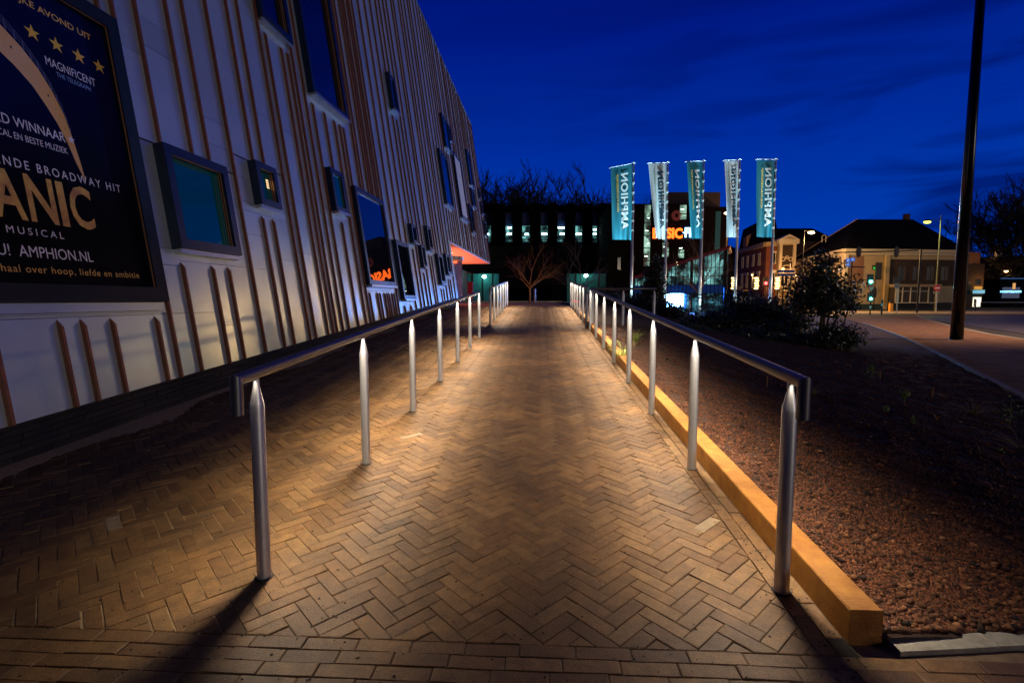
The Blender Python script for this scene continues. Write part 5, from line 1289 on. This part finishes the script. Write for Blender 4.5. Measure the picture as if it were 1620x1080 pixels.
# teal-lit wall bits under the overhang, with bulkhead lamps
for lab, ua, ub, u_l, v_l, e_ in (('teal lit rear wall with a bright bulkhead lamp, seen below the theatre overhang', 736, 789, 766, 437.5, 70), ('teal lit rear wall with a lamp, seen behind the far right handrail', 897, 958, 927, 436, 45)):
    w_t = thing('rear_wall', lab, 'wall', 'lit rear walls'); A2, B2 = ground(ua, 62), ground(ub, 62); f2 = Fac(A2, B2)
    f2.part('wall', mat('teal_render', (.025,.19,.18), .8, var=.3, vscale=.8), w_t, (0, f2.L, -.3, hfor(433,800,62), -.3, 0))
    for k in range(3): f2.part('joint_strip', M['blackmetal'], w_t, (f2.L*(.22+.3*k)-.08, f2.L*(.22+.3*k)+.08, -.3, hfor(431,800,62), .002, .06))
    lp = at(u_l, v_l, 61.5); MB().ball(lp, .26, 8, 6, (1,.6,.8)).build('bulkhead_lamp', emis('teal_lamp', (.55,1,.9), 12), w_t)
    L_ = bpy.data.lights.new('bulkhead_light', 'POINT'); L_.energy = e_*.42; L_.color = (.25,1,.85); L_.shadow_soft_size = .15; lo2 = bpy.data.objects.new('bulkhead_light', L_); col.objects.link(lo2); lo2.location = lp+Vector((0,-.45,0)); lo2.parent = w_t
for (u, v0, v1, w, c, lab) in ((744,447,464,.55,(.30,.01,.02),'small red post box by the rear wall'),):
    p = ground(u, 50, rz(30)); z0, z1 = at(u,v1+10,50).z, at(u,v0,50).z; tag(MB().box(p.x-w*.45,p.x+w*.45,p.y-.2,p.y+.2,z0,z1).box(p.x-w*.5,p.x+w*.5,p.y-.24,p.y+.24,z1,z1+.08).build('red_box', mat('glowing_red_paint', c, .5, emit=(1,.02,.04), es=.03)), lab, 'box')  # faint glow put into the paint, the box is no lamp
p = ground(846, 46.2, rz(30)); tag(MB().tube([p, p+Vector((0,0,1.15)), p+Vector((0,0,1.25))], [.11,.11,.07], 10).build('bollard', mat('pale_violet_post', (.5,.45,.6), .5), None, True), 'slim pale bollard at the head of the ramp', 'bollard')
for i_, (u, v) in enumerate(((909,476),(913,478.5))):
    p = at(u, v, 34); tag(MB().ball(p, .12, 8, 5, (1,.6,.8)).build('rear_reflector', emis('red_reflector_%d' % i_, (1,.02,.02), 2.0)), ('left' if i_ == 0 else 'right')+' of two small red reflectors behind the far right handrail', 'reflector')

# ------------------------------------------------------------------ street lamps, signals, signs
M['lamp_y'] = emis('warm_lamp', (1,.66,.30), 26); M['lamp_o'] = emis('orange_lamp', (1,.50,.14), 14); M['lamp_g'] = emis('yellow_green_lamp', (.85,.80,.12), 3.0)
def plight(p, e, c, r=.15, par=None):
    L_ = bpy.data.lights.new('lamp_or_fill_light', 'POINT'); L_.energy = e; L_.color = c; L_.shadow_soft_size = r
    o = bpy.data.objects.new('lamp_or_fill_light', L_); col.objects.link(o); o.location = p; o.parent = par; return o
def street_lamp(label, u, d, v_top, head_u, head_v, m, e, c, hs_=.32, arm=True, pm=None, v_lum=None):
    t = thing('street_lamp', label, 'street lamp', 'street lamps'); p = ground(u, d); top = at(u, v_top, d)
    top.x, top.y = p.x, p.y
    MB().tube([p, p+(top-p)*.5, top], [.09,.07,.05], 8).build('pole', pm or M['pole'], t, True)
    hp = at(head_u, head_v, d)
    if arm: MB().tube([Vector((p.x,p.y,hp.z+.22)), hp+Vector((0,0,.16))], .04, 6).build('arm', M['blackmetal'], t)
    MB().ball(hp+Vector((0,0,.15)), hs_*1.05, 10, 6, (1,.6,.30)).build('lamp_head', M['blackmetal'], t, True)
    MB().ball(hp-Vector((0,0,.03)), hs_, 10, 6, (1,.62,.42)).build('lamp_glass', m, t, True)
    if e: plight(hp-Vector((0,0,.35)), e, c, .2, t)
    return t
WARM = (1,.56,.22)
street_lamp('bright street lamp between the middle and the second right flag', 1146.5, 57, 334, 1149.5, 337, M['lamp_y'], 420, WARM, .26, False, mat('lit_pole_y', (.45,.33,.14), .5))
street_lamp('street lamp on a black mast with its head above the cream building corner', 1267.5, 66, 360, 1283.5, 367.5, M['lamp_y'], 3000, WARM, .42, True, M['blackmetal'])
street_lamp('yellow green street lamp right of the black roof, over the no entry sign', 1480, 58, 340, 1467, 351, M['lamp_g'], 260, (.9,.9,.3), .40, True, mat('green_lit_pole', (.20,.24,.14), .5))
street_lamp('small lamp on the temple fronted house', 1238, 80, 424, 1239, 425, M['lamp_o'], 950, WARM, .24, False, M['blackmetal'])
street_lamp('small white lamp before the brick house', 1190, 82, 434, 1190, 434.5, M['lamp_y'], 450, WARM, .14, False, M['blackmetal'])
street_lamp('little double lamp left of the multi stemmed shrub', 1259.5, 70, 436, 1260, 435.5, M['lamp_o'], 750, WARM, .22, False, M['blackmetal'])
street_lamp('dim lamp above the blue lit shop front at the right', 1579, 90, 426, 1592, 429, M['lamp_o'], 60, WARM, .36, True, M['blackmetal'])
plight(ground(1290, 60)+Vector((0,0,6.5)), 4200, WARM, .4, cr_)  # added light without a lamp body, brightens the cream building
t_ = thing('street_lamp', 'street lamp standing beyond the right edge of the view, lighting the sidewalk', 'street lamp', 'street lamps')  # unseen lamp, added out of view to account for the lit sidewalk
MB().tube([(27,17,GZ), (27,17,GZ+8.2)], [.09,.06], 8).build('pole', M['pole'], t_, True); MB().tube([(27,17,GZ+8.2),(25.2,17.4,GZ+8.3)], .04, 6).build('arm', M['blackmetal'], t_)
MB().ball((25.0,17.4,GZ+8.2), .3, 10, 6, (1,.6,.4)).build('lamp_glass', M['lamp_y'], t_, True)
for (tx_, ty_) in ((20,24),):
    L_ = bpy.data.lights.new('lamp_or_fill_light', 'SPOT'); L_.energy = 9500; L_.color = (1,.64,.42); L_.spot_size = math.radians(115); L_.spot_blend = .8; L_.shadow_soft_size = .2
    o = bpy.data.objects.new('lamp_or_fill_light', L_); col.objects.link(o); o.location = (24.8,17.5,GZ+7.8); o.rotation_euler = (Vector((tx_,ty_,GZ))-Vector((24.8,17.5,GZ+7.8))).to_track_quat('-Z','Y').to_euler(); o.parent = t_
# hanging ornaments of light
for u, d, lab in ((1160, 66, 'leftmost of the three yellow light ornaments'), (1196.5, 66, 'middle yellow light ornament, left of the red signal'), (1229.5, 64, 'rightmost of the three yellow light ornaments, by the blue direction signs')):
    t = thing('light_ornament', lab, 'ornament', 'yellow light ornaments on street posts'); p = ground(u+.2, d+.3)
    MB().tube([p, p+Vector((0,0,3.6))], .05, 6).build('pole', M['blackmetal'], t)
    c0, c1 = at(u, 458, d), at(u, 438, d); b = MB()
    for r_ in range(5):
        z = c0.z+(c1.z-c0.z)*(r_+.5)/5
        for k in range(3):
            q = Vector((c0.x, c0.y, z))+camr*((k-1)*.17+(.04 if r_ % 2 else -.04)); b.ball(q, .085, 6, 4, (1,1,1.25))
    b.build('light_cluster', emis('ornament_light', (1,.66,.18), 9), t)
    plight(Vector((c0.x, c0.y, (c0.z+c1.z)/2))-camf*.6, 110, (1,.6,.2), .3, t)
# signals
def signal(label, u, d, heads, v_base, v_top, extras=None, pm=None):
    t = thing('traffic_light', label, 'traffic light', 'traffic lights'); p = ground(u, d); top = at(u, v_top, d)
    MB().tube([p, Vector((p.x,p.y,top.z))], .055, 8).build('pole', pm or M['blackmetal'], t, True)
    for (v, c, s, sz) in heads:
        q = at(u, v, d); MB().box(q.x-sz*1.5, q.x+sz*1.5, q.y-.02, q.y+.22, q.z-sz*2.2, q.z+sz*4.5).build('housing', M['blackmetal'], t)
        o = MB().tube([q+Vector((0,-.03,0)), q+Vector((0,-.07,0))], sz, 12).build('lens', emis('signal_light', c, s), t)
        MB().tube([q+Vector((0,-.03,sz*1.02)), q+Vector((0,-.2,sz*1.0))], .02, 4).build('visor', M['blackmetal'], t)
        plight(q+Vector((0,-.35,0)), 26, c, .1, t)
    return t
GR = (.10,1,.72)
tg = signal('green traffic light with a triangular give way sign, right of the multi stemmed shrub', 1377.5, 47, [(445.5, GR, 14, .15), (472.5, GR, 14, .12)], 497, 440)
p = at(1378, 457.5, 46.7); 
def tri(r, y, m, name, par): MB().add([p+camr*r+Vector((0,y,r*.8)), p-camr*r+Vector((0,y,r*.8)), p+Vector((0,y,-r*.8))], [(0,1,2)]).build(name, m, par)
tri(.40, -.01, mat('red_sign_paint', (.45,.02,.02), .5), 'give_way_border', tg); tri(.25, -.02, mat('white_sign_paint', (.6,.62,.58), .5), 'give_way_field', tg)
q = ground(1377.5, 47); MB().tube([q+Vector((0,0,.5)), q+Vector((0,0,.8))], .07, 8).build('white_band', M['whitepaint'], tg)
signal('red traffic light in front of the brick house', 1211.5, 62, [(448, (1,.02,.02), 30, .17)], 480, 440)
signal('far green dot signal behind the window of the cream building', 1383, 68, [(424, (.05,1,.1), .8, .09)], 488, 420)
# span arm with two oval signal boards and street name plates
ga = thing('signal_gantry', 'black horizontal arm carrying two oval boards before the cream building', 'gantry')
d_ = 52; q = ground(1452, d_); zt_ = at(1400, 398, d_).z
MB().tube([at(1318,399.5,d_), at(1400,397.5,d_), at(1452,396,d_)], .06, 6).build('arm', M['blackmetal'], ga); MB().tube([q, Vector((q.x,q.y,zt_+.2))], .09, 8).build('pole', M['blackmetal'], ga)
for u in (1358.5, 1418):
    p = at(u, 398.5, d_-.3); o_ = MB().ball(p, .36, 10, 7, (.75,.12,1.6)).build('oval_board', mat('grey_board', (.10,.08,.07), .6), ga)
    rg = MB()
    for k in range(10):
        t0 = 2*math.pi*k/10; c_ = p+camr*.24*math.cos(t0)+Vector((0,-.06,.50*math.sin(t0))); rg.ball(c_, .045, 5, 3)
    rg.build('board_studs', mat('pale_studs', (.35,.30,.26), .6), o_)
sp2 = thing('sign_pole', 'dark pole with small glowing blue and white square signs', 'sign', ); q = ground(1345, 50)
MB().tube([q, Vector((q.x,q.y,at(1345,408,50).z))], .05, 6).build('pole', M['blackmetal'], sp2)
for (u, v, s_) in ((1341.5,411.5,1),(1349,410.5,1),(1341.5,418.5,.9)):
    p = at(u, v, 49.8); o_ = MB().box(p.x-.19, p.x+.19, p.y-.03, p.y, p.z-.18, p.z+.18).build('blue_plate', mat('blue_plate', (.03,.10,.35), .4, emit=(.05,.25,1), es=.5), sp2)
    MB().box(p.x-.11, p.x+.11, p.y-.04, p.y-.031, p.z-.02, p.z+.03).box(p.x-.05, p.x+.01, p.y-.042, p.y-.0401, p.z-.12, p.z+.12).build('plate_mark', mat('white_mark', (.7,.75,.8), .5, emit=(.6,.8,1), es=.5), o_)
MB().tube([at(1346,422,50), at(1368,422.5,50)], .06, 6).build('arm', M['blackmetal'], sp2)
ds = thing('direction_sign', 'two stacked blue direction boards on a pale post', 'sign'); q = ground(1247.5, 60)
MB().tube([q, Vector((q.x,q.y,at(1247,417,60).z))], .055, 8).build('post', M['whitepaint'], ds, True)
for v in (429, 434.5):
    a, b2 = at(1230, v+2, 59.9), at(1256, v+2, 59.9); MB().box(a.x, b2.x, a.y-.06, a.y-.01, a.z, a.z+.27).build('blue_board', mat('blue_board', (.008,.04,.16), .4, emit=(.0,.06,.35), es=.12), ds)
ne = thing('no_entry_sign', 'round red no entry sign with a white plate below', 'sign'); q = ground(1482, 57.5)
MB().tube([q, at(1482,450,57.5)], .05, 8).build('post', M['pole'], ne)
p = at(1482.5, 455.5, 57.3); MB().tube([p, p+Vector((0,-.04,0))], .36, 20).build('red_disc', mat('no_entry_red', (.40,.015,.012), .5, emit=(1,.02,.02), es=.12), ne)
MB().box(p.x-.26, p.x+.26, p.y-.06, p.y-.042, p.z-.06, p.z+.06).build('white_bar', mat('no_entry_white', (.75,.70,.62), .5, emit=(1,.9,.8), es=.15), ne)
MB().box(p.x-.36, p.x+.36, p.y-.05, p.y-.01, p.z-.56, p.z-.40).build('plate', mat('plate_white', (.6,.58,.5), .5), ne)
wp = thing('information_sign', 'white square sign on a grey post in front of the glazed bay', 'sign'); q = ground(1420, 50); MB().tube([q, at(1420,447,50)], .05, 8).build('post', M['pole'], wp)
p = at(1419, 452, 49.8); MB().box(p.x-.26, p.x+.26, p.y-.04, p.y, p.z-.24, p.z+.22).build('white_plate', mat('sign_white', (.42,.42,.40), .5), wp)
MB().box(p.x-.33, p.x+.33, p.y+.02, p.y+.04, p.z+.24, p.z+.85).build('grey_plate', mat('sign_grey', (.10,.09,.085), .6), wp)
tb = thing('ticket_post', 'bright yellow post with a dark rounded top', 'post'); p = at(1410, 487, 58)
b0 = ground(1410, 58); MB().box(b0.x-.16, b0.x+.16, b0.y-.15, b0.y+.15, GZ, GZ+.95).build('body', mat('glowing_yellow_paint', (.75,.30,.02), .5, emit=(1,.4,.02), es=.10), tb); MB().ball((b0.x, b0.y, GZ+1.05), .17, 10, 6).tube([(b0.x,b0.y,GZ+.95),(b0.x,b0.y,GZ+1.3)], .12, 8).build('cap', M['frame'], tb)  # the yellow body is given a slight glow, though it is no lamp
for u, d, lab in ((1396, 47, 'slim black and white traffic post right of the green signal'),(1544, 60, 'distant thin post beside the lit shop')):
    q = ground(u, d); t = thing('traffic_post', lab, 'post'); MB().tube([q, q+Vector((0,0,1.35))], .07, 8).build('post', M['blackmetal'], t); MB().tube([q+Vector((0,0,.75)), q+Vector((0,0,1.0))], .075, 8).build('white_band', mat('pale_band', (.35,.38,.5), .5), t)
# tall tapering mast on the sidewalk
mp_ = onplane(1513, 537); ms = thing('tall_mast', 'tall black tapering mast standing on the brick sidewalk', 'mast')
b = MB(); n = 12; b.tube([mp_, mp_+Vector((0,0,14))], [.184,.112], n); o = b.build('pole', mat('mast_paint', (.010,.010,.012), .22, .2), ms, True)
MB().tube([mp_-Vector((0,0,.02)), mp_+Vector((0,0,.03))], .20, 14).build('foot', M['blackmetal'], ms)
hq = Vector((-mp_.x, -mp_.y, 0)).normalized(); hs2 = Vector((-hq.y, hq.x, 0)); c0_ = mp_+hq*.182
MB().hexa([c0_-hs2*.05+Vector((0,0,.55)), c0_+hs2*.05+Vector((0,0,.55)), c0_+hs2*.05-hq*.03+Vector((0,0,.55)), c0_-hs2*.05-hq*.03+Vector((0,0,.55))],
          [c0_-hs2*.05+Vector((0,0,.95)), c0_+hs2*.05+Vector((0,0,.95)), c0_+hs2*.05-hq*.03+Vector((0,0,.95)), c0_-hs2*.05-hq*.03+Vector((0,0,.95))]).build('service_hatch', M['blackmetal'], ms)
# right background: lit shop, blue lit shop front, dark block, small pink house
ls = thing('lit_shop', 'narrow ochre shop with a bright white doorway and a blue awning', 'building'); LA, LB = ground(1527, 84), ground(1554, 84); lf_ = Fac(LA, LB)
prismh(MB(), [LA, LB, LB+Vector((3,10,0)), LA+Vector((3,10,0))], -.1, hfor(417,1540,84)).build('wall', mat('ochre_wall', (.10,.05,.02), .85, var=.2), ls)
l_s = lambda u: (u-1527)/27*lf_.L
lf_.part('doorway', emis('white_shop_light', (1,.92,.68), 1.5), ls, (l_s(1539), l_s(1552), .2, 1.75, .002, .03))
lf_.part('door', mat('dark_door', (.03,.03,.025), .6), ls, (l_s(1540.5), l_s(1543.2), .25, 1.5, .032, .06))
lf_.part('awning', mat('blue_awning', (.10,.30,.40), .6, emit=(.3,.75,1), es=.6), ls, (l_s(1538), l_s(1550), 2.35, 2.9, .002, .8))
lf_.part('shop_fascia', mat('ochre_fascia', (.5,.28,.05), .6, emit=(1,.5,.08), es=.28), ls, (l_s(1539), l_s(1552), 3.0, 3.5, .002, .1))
lf_.part('window', M['nightpane'], ls, (l_s(1540), l_s(1550), 3.8, 4.7, .002, .03)); lf_.part('window', M['nightpane'], ls, (l_s(1529), l_s(1534), 1.5, 4.3, .002, .03))
plight(lf_.P(l_s(1546), 4.2, 1.2), 60, WARM, .1, ls)
pk = thing('pink_house', 'upper storey of a pinkish house behind the lit shop', 'building'); KA, KB = ground(1527, 92), ground(1546, 92); pkf = Fac(KA, KB); prismh(MB(), [KA, KB, KB+Vector((3,8,0)), KA+Vector((3,8,0))], -.1, hfor(399,1535,92)).build('wall', mat('pink_wall', (.28,.13,.09), .85), pk)
for k in (.25, .6): win_part(pkf, pk, pkf.L*k, 5.9, .55, 1.3, M['stonetrim'], cross=False)
plight(pkf.P(pkf.L*.5, 9, 4), 120, WARM, .2, pk)
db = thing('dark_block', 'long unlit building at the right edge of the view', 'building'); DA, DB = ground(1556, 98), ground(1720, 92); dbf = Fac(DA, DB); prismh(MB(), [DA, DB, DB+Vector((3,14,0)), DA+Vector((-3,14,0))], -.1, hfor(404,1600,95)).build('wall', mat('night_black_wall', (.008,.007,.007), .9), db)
for k in range(4): win_part(dbf, db, 2+k*4.2, 5.2, 1.2, 1.5, M['blackmetal'])
bs_ = thing('blue_shop_front', 'low shop front with a blue lit roof edge and a small glowing blue sign line', 'building'); EA, EB = ground(1580, 86), ground(1680, 86); ef = Fac(EA, EB); e_s = lambda u: (u-1580)/100*ef.L
prismh(MB(), [EA, EB, EB+Vector((1,5,0)), EA+Vector((1,5,0))], -.1, 4.8).build('wall', mat('blue_black_wall', (.004,.006,.014), .9, spec=.1), bs_)
ef.part('roof_edge', mat('blue_edge', (.02,.08,.2), .5, emit=(.0,.25,.9), es=.12), bs_, (0, ef.L, 4.75, 4.95, .01, .3))
ef.part('window', mat('blue_window', (.01,.04,.12), .3, emit=(.02,.25,.9), es=.06, var=.5, vscale=.9), bs_, (e_s(1584), e_s(1612), 1.6, 3.4, .005, .03))
ef.part('window', mat('orange_room', (.2,.1,.04), .5, emit=(1,.5,.15), es=.7), bs_, (e_s(1600), e_s(1604.5), 3.1, 4.1, .032, .05))
lt = place_text('sign_line', 'ZO IS TE FIXEN', e_s(1611)-e_s(1580.5), .33, ef.P(e_s(1580.5), 2.55, .12), ef.u, Vector((0,0,1)), emis('blue_neon', (.25,.72,1), 3.5), bs_, bold=.02) if False else None
nb = MB(); x = e_s(1580.5)
while x < e_s(1611): w = random.uniform(.12,.30); ef.box(nb, x, x+w, 2.5+random.uniform(0,.06), 2.78+random.uniform(0,.08), .1, .14); x += w+random.uniform(.05,.12)
nb.build('sign_letters', emis('blue_neon', (.20,.66,1), 3.0), bs_)
# low guard wall / railing along the far road
gr_ = thing('guard_rail', 'low pale guard rail along the far side of the road at the right', 'guard rail'); b0, b1 = ground(1552, 76), ground(1700, 74)
MB().tube([b0+Vector((0,0,.95)), b1+Vector((0,0,.95))], .05, 6).build('rail', M['pole'], gr_)
for k in range(9): p = b0+(b1-b0)*k/8; MB().tube([p, p+Vector((0,0,.95))], .04, 5).build('post', M['blackmetal'], gr_)
